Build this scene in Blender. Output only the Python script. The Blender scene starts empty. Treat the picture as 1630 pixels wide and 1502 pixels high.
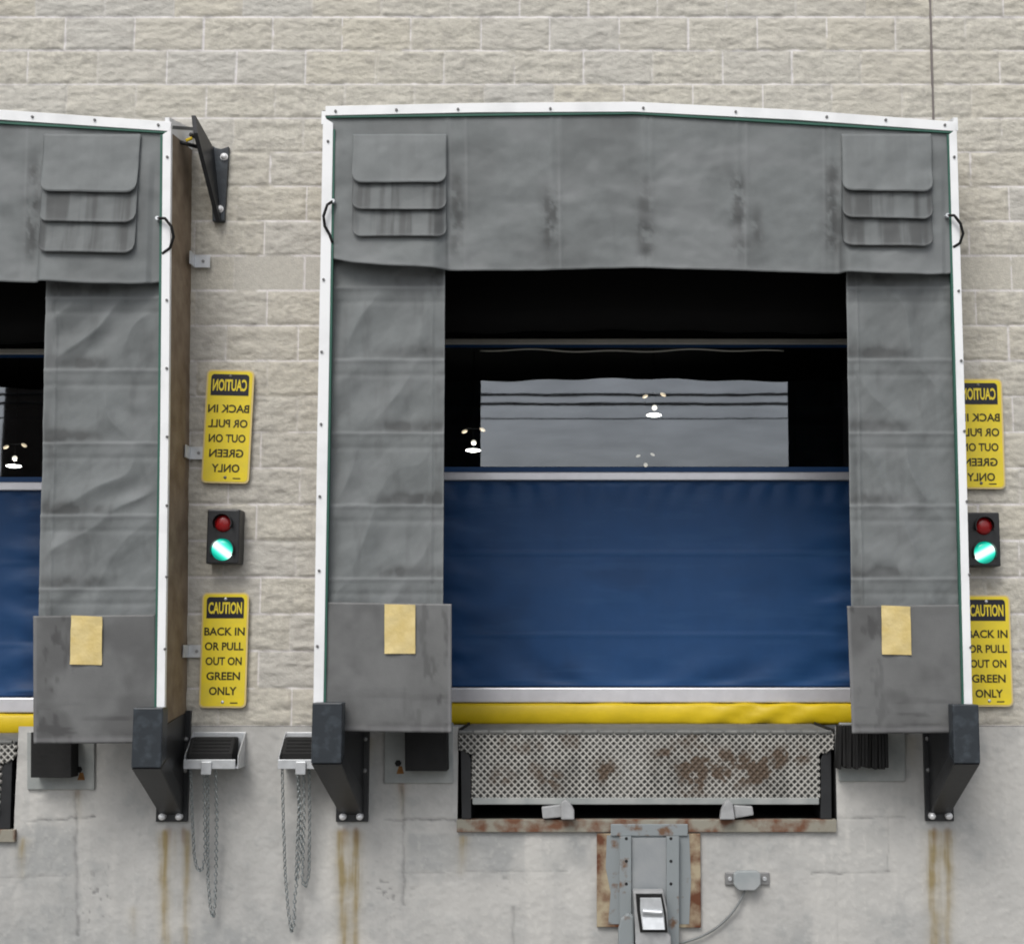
import bpy, math, random
import numpy as np
from mathutils import Vector
R = math.radians
scene = bpy.context.scene
COL = scene.collection

# ------------------------------------------------------------------ camera
F, CX, CY, W_PX = 2267.0, 950.0, 751.0, 1630.0      # focal length and axis in photo pixels
PITCH = R(6.8)
EYE = np.array([0.0, -8.0, 1.72])
cam_d = bpy.data.cameras.new('camera')
cam = bpy.data.objects.new('camera', cam_d)
COL.objects.link(cam)
cam.location = EYE
cam.rotation_euler = (R(90) + PITCH, 0, 0)
cam_d.sensor_fit = 'HORIZONTAL'
cam_d.sensor_width = 36
cam_d.lens = 36 * F / W_PX
cam_d.shift_x = (W_PX / 2 - CX) / W_PX
cam_d.clip_start = 0.1
cam_d.clip_end = 2000
scene.camera = cam

# ------------------------------------------------------------------ light
SUN_ELEV, SUN_AZ = R(52), R(-22)                     # behind the viewer, a little to the left, veiled by cloud
w = bpy.data.worlds.new('World')
scene.world = w
w.use_nodes = True
nt = w.node_tree
sky = nt.nodes.new('ShaderNodeTexSky')
sky.sky_type = 'NISHITA'
sky.sun_disc = False
sky.sun_elevation = SUN_ELEV
sky.sun_rotation = R(180) - SUN_AZ
sky.air_density = 1.0
sky.dust_density = 3.0
hs = nt.nodes.new('ShaderNodeHueSaturation')
hs.inputs['Saturation'].default_value = 0.28
bg = nt.nodes['Background']
nt.links.new(sky.outputs[0], hs.inputs['Color'])
nt.links.new(hs.outputs[0], bg.inputs[0])
bg.inputs[1].default_value = 0.13
sun_d = bpy.data.lights.new('sun', 'SUN')
sun_d.energy = 1.2
sun_d.angle = R(24)
sun_d.color = (1.0, 0.97, 0.92)
sun = bpy.data.objects.new('sun', sun_d)
COL.objects.link(sun)
to_sun = Vector((math.sin(SUN_AZ) * math.cos(SUN_ELEV), -math.cos(SUN_AZ) * math.cos(SUN_ELEV), math.sin(SUN_ELEV)))
sun.rotation_euler = to_sun.to_track_quat('Z', 'Y').to_euler()
sun.location = (0, -10, 20)
scene.view_settings.view_transform = 'Standard'
scene.view_settings.look = 'None'
scene.view_settings.exposure = 0.35
scene.view_settings.gamma = 1.0
scene.cycles.max_bounces = 8
scene.cycles.filter_width = 1.9

# ------------------------------------------------------------------ pixel <-> place
SP, CP = math.sin(PITCH), math.cos(PITCH)
def at(px, py, Y):
    xc, yc = (px - CX) / F, -(py - CY) / F
    d = np.array([xc, CP - yc * SP, SP + yc * CP])
    return EYE + d * ((Y - EYE[1]) / d[1])
def atv(px, py, Y):                                  # the same for arrays -> (N,3)
    px, py, Y = np.broadcast_arrays(np.asarray(px, float), np.asarray(py, float), np.asarray(Y, float))
    xc, yc = (px - CX) / F, -(py - CY) / F
    dy, dz = CP - yc * SP, SP + yc * CP
    t = (Y - EYE[1]) / dy
    return np.stack([EYE[0] + xc * t, EYE[1] + dy * t, EYE[2] + dz * t], -1)
def pix(x, y, z):
    x, y, z = (np.asarray(a, float) for a in (x, y, z))
    dx, dy, dz = x - EYE[0], y - EYE[1], z - EYE[2]
    c = dy * CP + dz * SP
    u = -dy * SP + dz * CP
    return CX + F * dx / c, CY - F * u / c

# ------------------------------------------------------------------ noise in numpy
def vnoise(x, z, seed):
    rs = np.random.RandomState(seed)
    T = rs.rand(256, 256)
    xi, zi = np.floor(x).astype(int), np.floor(z).astype(int)
    fx, fz = x - xi, z - zi
    fx, fz = fx * fx * (3 - 2 * fx), fz * fz * (3 - 2 * fz)
    a, b = T[xi % 256, zi % 256], T[(xi + 1) % 256, zi % 256]
    c, d = T[xi % 256, (zi + 1) % 256], T[(xi + 1) % 256, (zi + 1) % 256]
    return (a + (b - a) * fx) + ((c + (d - c) * fx) - (a + (b - a) * fx)) * fz
def fbm(x, z, seed, octv=4, gain=0.5):
    s, a, n = 0, 1.0, 0
    for i in range(octv):
        s = s + a * vnoise(x * 2 ** i + 17.3 * i, z * 2 ** i + 9.1 * i, seed + i)
        n += a
        a *= gain
    return s / n
def sstep(a, b, x):
    t = np.clip((x - a) / (b - a), 0, 1)
    return t * t * (3 - 2 * t)

# ------------------------------------------------------------------ materials
def new_mat(name):
    m = bpy.data.materials.new(name)
    m.use_nodes = True
    n = m.node_tree.nodes
    return m, n, m.node_tree.links, n['Principled BSDF']
def mat(name, col, rough=0.6, metal=0.0, var=0.12, scale=6.0, bump=0.15, bscale=60.0, col2=None, spec=0.4, thresh=None):
    m, n, l, b = new_mat(name)
    tc = n.new('ShaderNodeTexCoord')
    no = n.new('ShaderNodeTexNoise')
    no.inputs['Scale'].default_value = scale
    no.inputs['Detail'].default_value = 6
    l.new(tc.outputs['Object'], no.inputs['Vector'])
    rp = n.new('ShaderNodeValToRGB')
    lo, hi = (thresh or (0.3, 0.7))
    rp.color_ramp.elements[0].position = lo
    rp.color_ramp.elements[1].position = hi
    c2 = col2 or tuple(min(1, c * (1 + var)) for c in col)
    c1 = col if col2 else tuple(c * (1 - var) for c in col)
    rp.color_ramp.elements[0].color = (*c1, 1)
    rp.color_ramp.elements[1].color = (*c2, 1)
    l.new(no.outputs['Fac'], rp.inputs['Fac'])
    l.new(rp.outputs['Color'], b.inputs['Base Color'])
    b.inputs['Roughness'].default_value = rough
    b.inputs['Metallic'].default_value = metal
    b.inputs['Specular IOR Level'].default_value = spec
    if bump:
        n2 = n.new('ShaderNodeTexNoise')
        n2.inputs['Scale'].default_value = bscale
        n2.inputs['Detail'].default_value = 4
        l.new(tc.outputs['Object'], n2.inputs['Vector'])
        bp = n.new('ShaderNodeBump')
        bp.inputs['Strength'].default_value = bump
        bp.inputs['Distance'].default_value = 0.004
        l.new(n2.outputs['Fac'], bp.inputs['Height'])
        l.new(bp.outputs['Normal'], b.inputs['Normal'])
    return m
def attr_mat(name, base, layers, rough=0.8, var=0.1, scale=12.0, bump=0.3, bscale=90.0, spec=0.3, metal=0.0):
    """base colour with fine noise; layers = [(attribute, colour), ...] mixed over it by the attribute painted on the mesh"""
    m, n, l, b = new_mat(name)
    tc = n.new('ShaderNodeTexCoord')
    no = n.new('ShaderNodeTexNoise')
    no.inputs['Scale'].default_value = scale
    no.inputs['Detail'].default_value = 8
    no.inputs['Roughness'].default_value = 0.65
    l.new(tc.outputs['Object'], no.inputs['Vector'])
    rp = n.new('ShaderNodeValToRGB')
    rp.color_ramp.elements[0].position = 0.25
    rp.color_ramp.elements[1].position = 0.75
    rp.color_ramp.elements[0].color = (*[c * (1 - var) for c in base], 1)
    rp.color_ramp.elements[1].color = (*[c * (1 + var) for c in base], 1)
    l.new(no.outputs['Fac'], rp.inputs['Fac'])
    cur = rp.outputs['Color']
    for a, c in layers:
        at_ = n.new('ShaderNodeAttribute')
        at_.attribute_name = a
        mx = n.new('ShaderNodeMix')
        mx.data_type = 'RGBA'
        mx.inputs['B'].default_value = (*c, 1)
        for s in mx.inputs:
            if s.name == 'B' and s.type == 'RGBA':
                s.default_value = (*c, 1)
        ia = [s for s in mx.inputs if s.name == 'A' and s.type == 'RGBA'][0]
        fo = [s for s in mx.inputs if s.name == 'Factor' and s.type == 'VALUE'][0]
        oo = [s for s in mx.outputs if s.type == 'RGBA'][0]
        l.new(cur, ia)
        l.new(at_.outputs['Fac'], fo)
        cur = oo
    l.new(cur, b.inputs['Base Color'])
    b.inputs['Roughness'].default_value = rough
    b.inputs['Metallic'].default_value = metal
    b.inputs['Specular IOR Level'].default_value = spec
    n2 = n.new('ShaderNodeTexNoise')
    n2.inputs['Scale'].default_value = bscale
    n2.inputs['Detail'].default_value = 5
    l.new(tc.outputs['Object'], n2.inputs['Vector'])
    bp = n.new('ShaderNodeBump')
    bp.inputs['Strength'].default_value = bump
    bp.inputs['Distance'].default_value = 0.004
    l.new(n2.outputs['Fac'], bp.inputs['Height'])
    l.new(bp.outputs['Normal'], b.inputs['Normal'])
    return m
def glow(name, col, strength):
    m, n, l, b = new_mat(name)
    b.inputs['Base Color'].default_value = (*col, 1)
    b.inputs['Emission Color'].default_value = (*col, 1)
    b.inputs['Emission Strength'].default_value = strength
    return m

M = {}
M['block'] = attr_mat('split_face_block', (0.525, 0.502, 0.442), [('tint', (0.5, 0.488, 0.46)), ('warm', (0.57, 0.53, 0.435)), ('mortar', (0.74, 0.715, 0.715)), ('dirt', (0.33, 0.31, 0.285))], rough=0.95, var=0.2, scale=34, bump=0.8, bscale=120, spec=0.1)
M['concrete'] = attr_mat('weathered_concrete', (0.445, 0.44, 0.425), [('damp', (0.345, 0.35, 0.345)), ('pale', (0.535, 0.525, 0.5)), ('ochre', (0.29, 0.235, 0.13)), ('rust', (0.17, 0.085, 0.035)), ('crack', (0.1, 0.1, 0.1))], rough=0.9, var=0.12, scale=7, bump=0.35, bscale=45, spec=0.15)
M['fabric'] = attr_mat('grey_coated_fabric', (0.170, 0.183, 0.185), [('wear', (0.085, 0.089, 0.09)), ('pale', (0.215, 0.226, 0.23))], rough=0.6, var=0.13, scale=7, bump=0.2, bscale=200, spec=0.25)
M['wear'] = attr_mat('grey_rubber_panel', (0.150, 0.153, 0.153), [('wear', (0.075, 0.075, 0.076)), ('pale', (0.215, 0.215, 0.22))], rough=0.5, var=0.14, scale=6, bump=0.2, bscale=160, spec=0.3)
M['blue'] = attr_mat('blue_door_fabric', (0.017, 0.068, 0.19), [('wear', (0.009, 0.036, 0.105)), ('pale', (0.034, 0.098, 0.23))], rough=0.46, var=0.1, scale=5, bump=0.25, bscale=260, spec=0.3)
M['lip'] = attr_mat('worn_tread_plate', (0.44, 0.43, 0.4), [('pit', (0.026, 0.026, 0.024)), ('rust', (0.085, 0.055, 0.034))], rough=0.55, var=0.15, scale=20, bump=0.1, bscale=120, spec=0.4, metal=0.15)
M['white_strip'] = mat('white_painted_angle', (0.86, 0.87, 0.88), rough=0.35, col2=(0.7, 0.71, 0.72), scale=4, bump=0.08, bscale=14, spec=0.5, thresh=(0.5, 0.8))
M['screw'] = mat('dull_screw', (0.16, 0.16, 0.16), rough=0.5, metal=0.6, bump=0)
M['gasket'] = mat('dark_green_hem', (0.03, 0.11, 0.08), rough=0.6, bump=0)
M['plywood'] = mat('weathered_brown_board', (0.19, 0.14, 0.095), rough=0.85, col2=(0.3, 0.24, 0.175), scale=9, bump=0.5, bscale=30)
M['black'] = mat('black_painted_steel', (0.017, 0.018, 0.02), rough=0.42, var=0.3, scale=9, bump=0.15, bscale=40, spec=0.5)
M['bluesteel'] = mat('scuffed_black_face', (0.022, 0.028, 0.035), rough=0.4, col2=(0.06, 0.075, 0.09), scale=16, bump=0.2, bscale=40, spec=0.5, thresh=(0.5, 0.8))
M['rubber'] = mat('black_rubber', (0.013, 0.013, 0.013), rough=0.75, var=0.3, bump=0.4, bscale=50, spec=0.3)
M['galv'] = mat('galvanised_steel', (0.62, 0.64, 0.66), rough=0.4, metal=0.55, var=0.1, scale=25, bump=0.05)
M['alu'] = mat('brushed_aluminium', (0.78, 0.775, 0.81), rough=0.35, metal=0.5, var=0.06, scale=12, bump=0.05)
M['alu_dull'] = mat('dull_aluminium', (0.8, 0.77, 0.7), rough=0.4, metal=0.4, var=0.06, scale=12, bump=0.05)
M['chrome'] = mat('bright_bolt', (0.85, 0.85, 0.86), rough=0.3, metal=0.3, var=0.03, bump=0)
M['boltdull'] = mat('dull_bolt', (0.28, 0.28, 0.28), rough=0.5, metal=0.5, bump=0)
M['yellow'] = mat('yellow_vinyl', (0.72, 0.52, 0.012), rough=0.45, var=0.08, scale=8, bump=0.15, bscale=20)
M['sign_yellow'] = mat('sign_yellow', (0.84, 0.66, 0.03), rough=0.4, col2=(0.74, 0.59, 0.05), scale=14, bump=0)
M['sign_edge'] = mat('faded_sign_edge', (0.68, 0.54, 0.24), rough=0.5, var=0.05, bump=0)
M['sign_black'] = mat('sign_black', (0.014, 0.015, 0.024), rough=0.4, var=0.1, bump=0)
M['ink'] = mat('sign_ink', (0.04, 0.034, 0.008), rough=0.5, var=0.1, bump=0)
M['tan'] = mat('tan_tape', (0.62, 0.48, 0.19), rough=0.5, col2=(0.7, 0.57, 0.28), scale=14, bump=1.0, bscale=26)
M['dark'] = mat('dark_interior', (0.02, 0.02, 0.02), rough=0.9, bump=0)
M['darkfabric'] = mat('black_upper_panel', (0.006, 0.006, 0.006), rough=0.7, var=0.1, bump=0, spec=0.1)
M['rustpaint'] = mat('rusted_paint', (0.12, 0.045, 0.022), rough=0.85, col2=(0.38, 0.32, 0.22), scale=9, bump=0.4, bscale=40, thresh=(0.4, 0.62))
M['sill'] = mat('rust_streaked_sill', (0.15, 0.07, 0.04), rough=0.85, col2=(0.27, 0.255, 0.21), scale=11, bump=0.4, bscale=40, thresh=(0.38, 0.58))
M['greypaint'] = mat('grey_painted_steel', (0.27, 0.3, 0.31), rough=0.55, col2=(0.36, 0.375, 0.38), scale=9, bump=0.15, bscale=40)
M['greypaint0'] = M['greypaint']
M['greypaint'] = mat('chipped_grey_paint', (0.24, 0.265, 0.275), rough=0.6, col2=(0.15, 0.085, 0.05), scale=11, bump=0.25, bscale=40, thresh=(0.6, 0.7))
M['web'] = mat('dusty_grey_web', (0.235, 0.255, 0.268), rough=0.6, col2=(0.31, 0.322, 0.33), scale=7)
M['plate'] = mat('embedded_steel_plate', (0.26, 0.28, 0.275), rough=0.65, col2=(0.36, 0.37, 0.36), scale=10, bump=0.25, bscale=40)
M['deck'] = mat('dirty_deck_steel', (0.13, 0.135, 0.13), rough=0.75, col2=(0.2, 0.2, 0.19), scale=15, bump=0.2)
M['cable'] = mat('grey_cable', (0.19, 0.2, 0.2), rough=0.6, bump=0)
M['lightgrey'] = mat('pale_worn_steel', (0.35, 0.355, 0.36), rough=0.5, var=0.15, scale=20, bump=0.1)
M['sealant'] = mat('grey_sealant', (0.2, 0.18, 0.17), rough=0.9, bump=0.1)
M['asphalt'] = mat('yard_concrete', (0.17, 0.168, 0.16), rough=0.95, var=0.2, scale=1.5, bump=0.4, bscale=30)
M['wood'] = mat('pole_wood', (0.09, 0.065, 0.045), rough=0.9)
M['red'] = mat('unlit_red_lens', (0.25, 0.006, 0.008), rough=0.25, bump=0.1, bscale=200, spec=0.6)
M['lamp_white'] = glow('lamp_white', (1.0, 0.98, 0.92), 16.0)
M['lamp_warm'] = glow('lamp_warm', (1.0, 0.82, 0.58), 0.75)
def green_lens():
    m, n, l, b = new_mat('lit_green_lens')
    tc = n.new('ShaderNodeTexCoord')
    mp = n.new('ShaderNodeMapping')
    mp.inputs['Rotation'].default_value = (0, R(-38), 0)
    l.new(tc.outputs['Object'], mp.inputs['Vector'])
    sx = n.new('ShaderNodeSeparateXYZ')
    l.new(mp.outputs['Vector'], sx.inputs[0])
    ab = n.new('ShaderNodeMath'); ab.operation = 'ABSOLUTE'
    l.new(sx.outputs['Z'], ab.inputs[0])
    rp = n.new('ShaderNodeValToRGB')
    e = rp.color_ramp.elements
    e[0].position = 0.002; e[0].color = (1.3, 1.5, 1.4, 1)  # white diagonal glare drawn into the lens emission
    e[1].position = 0.05; e[1].color = (0.0, 0.22, 0.16, 1)
    x = e.new(0.026); x.color = (0.04, 0.7, 0.5, 1)
    l.new(ab.outputs[0], rp.inputs['Fac'])
    b.inputs['Base Color'].default_value = (0.0, 0.25, 0.18, 1)
    l.new(rp.outputs['Color'], b.inputs['Emission Color'])
    b.inputs['Emission Strength'].default_value = 1.0
    b.inputs['Roughness'].default_value = 0.3
    return m
M['green'] = green_lens()
def vinyl():
    m, n, l, b = new_mat('clear_vinyl')
    out = n['Material Output']
    n.remove(b)
    tr = n.new('ShaderNodeBsdfTransparent'); tr.inputs[0].default_value = (0.72, 0.74, 0.74, 1)
    gl = n.new('ShaderNodeBsdfGlossy'); gl.inputs['Roughness'].default_value = 0.015
    gl.inputs['Color'].default_value = (0.88, 0.93, 1.0, 1)
    mx = n.new('ShaderNodeMixShader'); mx.inputs[0].default_value = 0.165
    l.new(tr.outputs[0], mx.inputs[1]); l.new(gl.outputs[0], mx.inputs[2]); l.new(mx.outputs[0], out.inputs['Surface'])
    tc0 = n.new('ShaderNodeTexCoord'); n0 = n.new('ShaderNodeTexNoise'); mr = n.new('ShaderNodeMapRange')
    mpp = n.new('ShaderNodeMapping'); mpp.inputs['Scale'].default_value = (1.2, 1, 5)
    n0.inputs['Scale'].default_value = 2.2; n0.inputs['Detail'].default_value = 7
    l.new(tc0.outputs['Object'], mpp.inputs['Vector']); l.new(mpp.outputs[0], n0.inputs['Vector'])
    mr.inputs['From Min'].default_value = .3; mr.inputs['From Max'].default_value = .7
    mr.inputs['To Min'].default_value = .15; mr.inputs['To Max'].default_value = .2
    l.new(n0.outputs['Fac'], mr.inputs['Value']); l.new(mr.outputs[0], mx.inputs[0])
    tc = n.new('ShaderNodeTexCoord'); no = n.new('ShaderNodeTexNoise')
    no.inputs['Scale'].default_value = 3.5; no.inputs['Detail'].default_value = 2
    l.new(tc.outputs['Object'], no.inputs['Vector'])
    bp = n.new('ShaderNodeBump'); bp.inputs['Strength'].default_value = 0.004; bp.inputs['Distance'].default_value = 0.02
    l.new(no.outputs['Fac'], bp.inputs['Height']); l.new(bp.outputs['Normal'], gl.inputs['Normal'])
    return m
M['vinyl'] = vinyl()

# ------------------------------------------------------------------ builders
def wloc(o):
    v = np.zeros(3)
    while o is not None:
        v += np.array(o.location)
        o = o.parent
    return v
def tag(o, label=None, cat=None, group=None, kind=None):
    if label: o['label'] = label
    if cat: o['category'] = cat
    if group: o['group'] = group
    if kind: o['kind'] = kind
    return o
def empty(name, loc, label=None, cat=None, group=None):
    o = bpy.data.objects.new(name, None)
    COL.objects.link(o)
    o.location = tuple(float(c) for c in loc)
    o.empty_display_size = 0.1
    return tag(o, label, cat, group)
def link_mesh(name, me, parent=None):
    o = bpy.data.objects.new(name, me)
    COL.objects.link(o)
    if parent: o.parent = parent
    return o
class MB:
    def __init__(s): s.v, s.f, s.m = [], [], []
    def add(s, vs, fs, mi=0):
        k = len(s.v)
        s.v += [tuple(map(float, p)) for p in vs]
        s.f += [tuple(i + k for i in f) for f in fs]
        s.m += [mi] * len(fs)
        return s
    def box(s, x0, x1, y0, y1, z0, z1, mi=0):
        return s.add([(x, y, z) for z in (z0, z1) for y in (y0, y1) for x in (x0, x1)],
                     [(0, 2, 3, 1), (4, 5, 7, 6), (0, 1, 5, 4), (2, 6, 7, 3), (0, 4, 6, 2), (1, 3, 7, 5)], mi)
    def hull(s, front, back, mi=0):                  # two matching loops joined
        n = len(front)
        return s.add(list(front) + list(back), [tuple(range(n))[::-1], tuple(range(n, 2 * n))] + [(i, (i + 1) % n, n + (i + 1) % n, n + i) for i in range(n)], mi)
    def slab(s, pts, y0, y1, mi=0, mapper=None):     # photo-plane outline at depth y0 given a real thickness back to y1
        P = [at(*((mapper(*p)) if mapper else p), y0) for p in pts]
        return s.hull([(p[0], y0, p[2]) for p in P], [(p[0], y1, p[2]) for p in P], mi)
    def disc(s, c, r, y0, y1, n=16, mi=0, r2=None):  # short cylinder along Y
        r2 = r if r2 is None else r2
        a = [2 * math.pi * i / n for i in range(n)]
        return s.hull([(c[0] + r2 * math.cos(t), y0, c[2] + r2 * math.sin(t)) for t in a], [(c[0] + r * math.cos(t), y1, c[2] + r * math.sin(t)) for t in a], mi)
    def dome(s, c, r, h, y, n=14, rings=4, mi=0):    # bulging towards -Y from depth y
        vs, fs = [], []
        for j in range(rings):
            t = j / rings * math.pi / 2
            vs += [(c[0] + r * math.cos(t) * math.cos(2 * math.pi * i / n), y - h * math.sin(t), c[2] + r * math.cos(t) * math.sin(2 * math.pi * i / n)) for i in range(n)]
        vs.append((c[0], y - h, c[2]))
        for j in range(rings - 1):
            fs += [(j * n + i, j * n + (i + 1) % n, (j + 1) * n + (i + 1) % n, (j + 1) * n + i) for i in range(n)]
        fs += [((rings - 1) * n + i, (rings - 1) * n + (i + 1) % n, rings * n) for i in range(n)]
        return s.add(vs, fs, mi)
    def tube(s, pts, r, n=8, mi=0, closed=False):
        P = [Vector(p) for p in pts]
        k = len(P)
        vs, fs = [], []
        ref = Vector((0.13, 0.21, 0.97))
        for i in range(k):
            a = P[(i - 1) % k] if (closed or i > 0) else P[i]
            b = P[(i + 1) % k] if (closed or i < k - 1) else P[i]
            t = (b - a).normalized()
            u = t.cross(ref)
            if u.length < 0.2: u = t.cross(Vector((1, 0, 0)))
            u.normalize(); q = t.cross(u)
            vs += [tuple(P[i] + r * (math.cos(2 * math.pi * j / n) * u + math.sin(2 * math.pi * j / n) * q)) for j in range(n)]
        for i in range(k if closed else k - 1):
            e = (i + 1) % k
            fs += [(i * n + j, i * n + (j + 1) % n, e * n + (j + 1) % n, e * n + j) for j in range(n)]
        if not closed:
            fs += [tuple(range(n))[::-1], tuple((k - 1) * n + j for j in range(n))]
        return s.add(vs, fs, mi)
    def build(s, name, mats, parent=None, bevel=0.0, smooth=False, local=False, seg=2):
        mats = mats if isinstance(mats, (list, tuple)) else [mats]
        me = bpy.data.meshes.new(name)
        v = np.array(s.v)
        if parent is not None and not local: v = v - wloc(parent)
        me.from_pydata(v.tolist(), [], s.f)
        for m in mats: me.materials.append(m)
        me.polygons.foreach_set('material_index', s.m)
        me.update()
        import bmesh
        bm = bmesh.new(); bm.from_mesh(me); bmesh.ops.recalc_face_normals(bm, faces=bm.faces); bm.to_mesh(me); bm.free()
        if smooth: me.polygons.foreach_set('use_smooth', [True] * len(me.polygons))
        o = link_mesh(name, me, parent)
        if bevel:
            b = o.modifiers.new('edge', 'BEVEL'); b.width = bevel; b.segments = seg; b.limit_method = 'ANGLE'; b.angle_limit = R(40)
        return o
def grid_mesh(name, V, nu, nv, material, parent=None, attrs=None, keep=None, thick=0.0, smooth=True):
    """V: (nv, nu, 3) array of places, row 0 at the top"""
    V = V.reshape(nv * nu, 3).copy()
    if parent is not None: V -= wloc(parent)
    i = np.arange(nv * nu).reshape(nv, nu)
    q = np.stack([i[:-1, :-1], i[1:, :-1], i[1:, 1:], i[:-1, 1:]], -1).reshape(-1, 4)
    if keep is not None: q = q[keep.reshape(-1)]
    me = bpy.data.meshes.new(name)
    me.vertices.add(len(V)); me.vertices.foreach_set('co', V.ravel().astype(np.float32))
    me.loops.add(len(q) * 4); me.loops.foreach_set('vertex_index', q.ravel().astype(np.int32))
    me.polygons.add(len(q))
    me.polygons.foreach_set('loop_start', np.arange(0, len(q) * 4, 4, dtype=np.int32))
    me.polygons.foreach_set('loop_total', np.full(len(q), 4, dtype=np.int32))
    me.update(calc_edges=True)
    me.polygons.foreach_set('use_smooth', np.full(len(q), smooth))
    for k, a in (attrs or {}).items():
        A = me.attributes.new(k, 'FLOAT', 'POINT')
        A.data.foreach_set('value', np.clip(a, 0, 1).ravel().astype(np.float32))
    me.materials.append(material)
    me.validate()
    o = link_mesh(name, me, parent)
    if thick:
        s = o.modifiers.new('thickness', 'SOLIDIFY'); s.thickness = thick; s.offset = -1
    return o
def sheet(name, material, parent, top, bot, Y, nu, nv, mapper=None, bulge=None, paint=None, thick=0.004):
    """cloth between two outlines; top(u), bot(u) give photo-plane points at depth Y; bulge(px,py,u,v) metres towards the viewer"""
    u = np.linspace(0, 1, nu)
    T = np.array([top(t) for t in u]); B = np.array([bot(t) for t in u])
    v = np.linspace(0, 1, nv)[:, None]
    PX = T[None, :, 0] * (1 - v) + B[None, :, 0] * v
    PY = T[None, :, 1] * (1 - v) + B[None, :, 1] * v
    U = np.broadcast_to(u[None, :], PX.shape); Vv = np.broadcast_to(v, PX.shape)
    QX, QY = (mapper(PX, PY) if mapper else (PX, PY))
    P = atv(QX, QY, Y)
    if bulge is not None: P[..., 1] -= bulge(PX, PY, U, Vv)
    attrs = paint(PX, PY, U, Vv) if paint else {}
    return grid_mesh(name, P, nu, nv, material, parent, attrs, thick=thick)
def poly(pts):
    X = [p[0] for p in pts]
    lo, hi = X[0], X[-1]
    Yv = [p[1] for p in pts]
    return lambda u: (lo + (hi - lo) * u, float(np.interp(lo + (hi - lo) * u, X, Yv)))
def smooth_poly(pts):
    X = np.array([p[0] for p in pts], float); Yv = np.array([p[1] for p in pts], float)
    def f(u):
        x = X[0] + (X[-1] - X[0]) * u
        ww = (X[-1] - X[0]) * 0.02
        return x, float(np.mean([np.interp(np.clip(x + d * ww, X[0], X[-1]), X, Yv) for d in (-1, -.5, 0, .5, 1)]))
    return f
def ident(px, py): return px, py
def left_dock(px, py):                               # the neighbouring dock, a bay to the left and a touch lower
    t = (py - 200) / 950
    dx = -1250 - 37 * t - np.clip((1530 - px) * 0.08, 0, 15)
    dy = np.clip((py - 300) / 150, 0, 1) * 16 * np.clip((1549 - px) / 25, 0, 1)
    return px + dx, py + dy

YF, YD = -0.424, 0.80                                # shelter front, door curtain
# ================================================================== setting
z_seam = float(at(0, 1155, 0)[2])
g = MB(); g.add([(-400, -400, 0), (400, -400, 0), (400, 0.02, 0), (-400, 0.02, 0)], [(0, 1, 2, 3)])
tag(g.build('ground', M['asphalt']), 'pale concrete truck yard in front of the docks', 'ground', kind='structure')

bld = empty('warehouse_building', (0, 0, 0), 'beige split-face block warehouse wall on a stained grey concrete base', 'building')
# ---- block wall: every block rough, joints tooled back
XL, XR, ZT = -5.6, 4.4, 5.75
dxz = 0.0068
nx, nz = int((XR - XL) / dxz), int((ZT - z_seam) / dxz)
gx, gz = np.meshgrid(np.linspace(XL, XR, nx), np.linspace(ZT, z_seam, nz))
course, blen, jt = 0.2053, 0.4064, 0.0105
k = np.floor((gz - z_seam) / course).astype(int)
zr = (gz - z_seam) - k * course
xj = float(at(158, 115, 0)[0])
k115 = int(np.floor((at(158, 115, 0)[2] - z_seam) / course))
off = np.where((k - k115) % 2 == 0, xj, xj + blen / 2) + 0.02 * np.sin(k * 2.3)
bi = np.floor((gx - off) / blen).astype(int)
xr = (gx - off) - bi * blen
wob = (fbm(gx * 30, gz * 30, 5, 2) - .5) * 0.005
dz_, dx_ = np.minimum(zr, course - zr) + wob, np.minimum(xr, blen - xr) + wob
dj = np.minimum(dz_, dx_)
rs = np.random.RandomState(3)
RT = rs.rand(4, 512, 512)
bid = RT[:, k % 512, bi % 512]
plain = (k == 12)                                    # one course of smooth-faced units
fill = fbm(gx * 2.0, gz * 2.0, 90, 3)
faint = (bid[3] > 0.35) & (dx_ < dz_)                # many head joints are smeared over
face = sstep(jt * 0.35, jt * 1.5, dj)
rock = (fbm(gx * 9 + bid[0] * 40, gz * 20 + bid[1] * 40, 11, 5, .55) - .5)
rock2 = np.abs(fbm(gx * 14 + bid[1] * 30, gz * 26, 31, 4) - .5)
tilt = (bid[0] - .5) * (xr / blen - .5) + (bid[1] - .5) * (zr / course - .5)
h = np.where(plain, 0.002 * fbm(gx * 40, gz * 40, 7, 2), 0.017 * rock - 0.0135 * rock2 + 0.006 * tilt + 0.003 * sstep(0, .03, dj) + 0.005)
face = np.where(faint, np.maximum(face, .75), .4 + .6 * face)
Yw = -(h * face)
mort = (1 - sstep(jt * 0.35, jt * 0.62, dj)) * sstep(.34, .5, fbm(gx * 5, gz * 9, 61, 3) + .07) * np.where(faint, .22, .85)
px_, py_ = pix(gx, 0 * gx, gz)
wash = sstep(.52, .72, fbm(gx * 1.1, gz * .7, 44, 4)) * 0.35
paint = dict(tint=np.clip((bid[2] - .35) * 1.3, 0, 1) * .8 + .45 * sstep(900, 450, -(-py_ + 0)) * 0, warm=np.clip((bid[1] - .55) * 1.6, 0, 1) * .65 * (~plain),
             mortar=mort, dirt=np.clip(wash * .45 + 0.35 * sstep(.56, .75, fbm(gx * 18, gz * 34, 77, 4)) * (~plain), 0, 1))
keep = np.ones((nz - 1, nx - 1), bool)
holes = []
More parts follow.
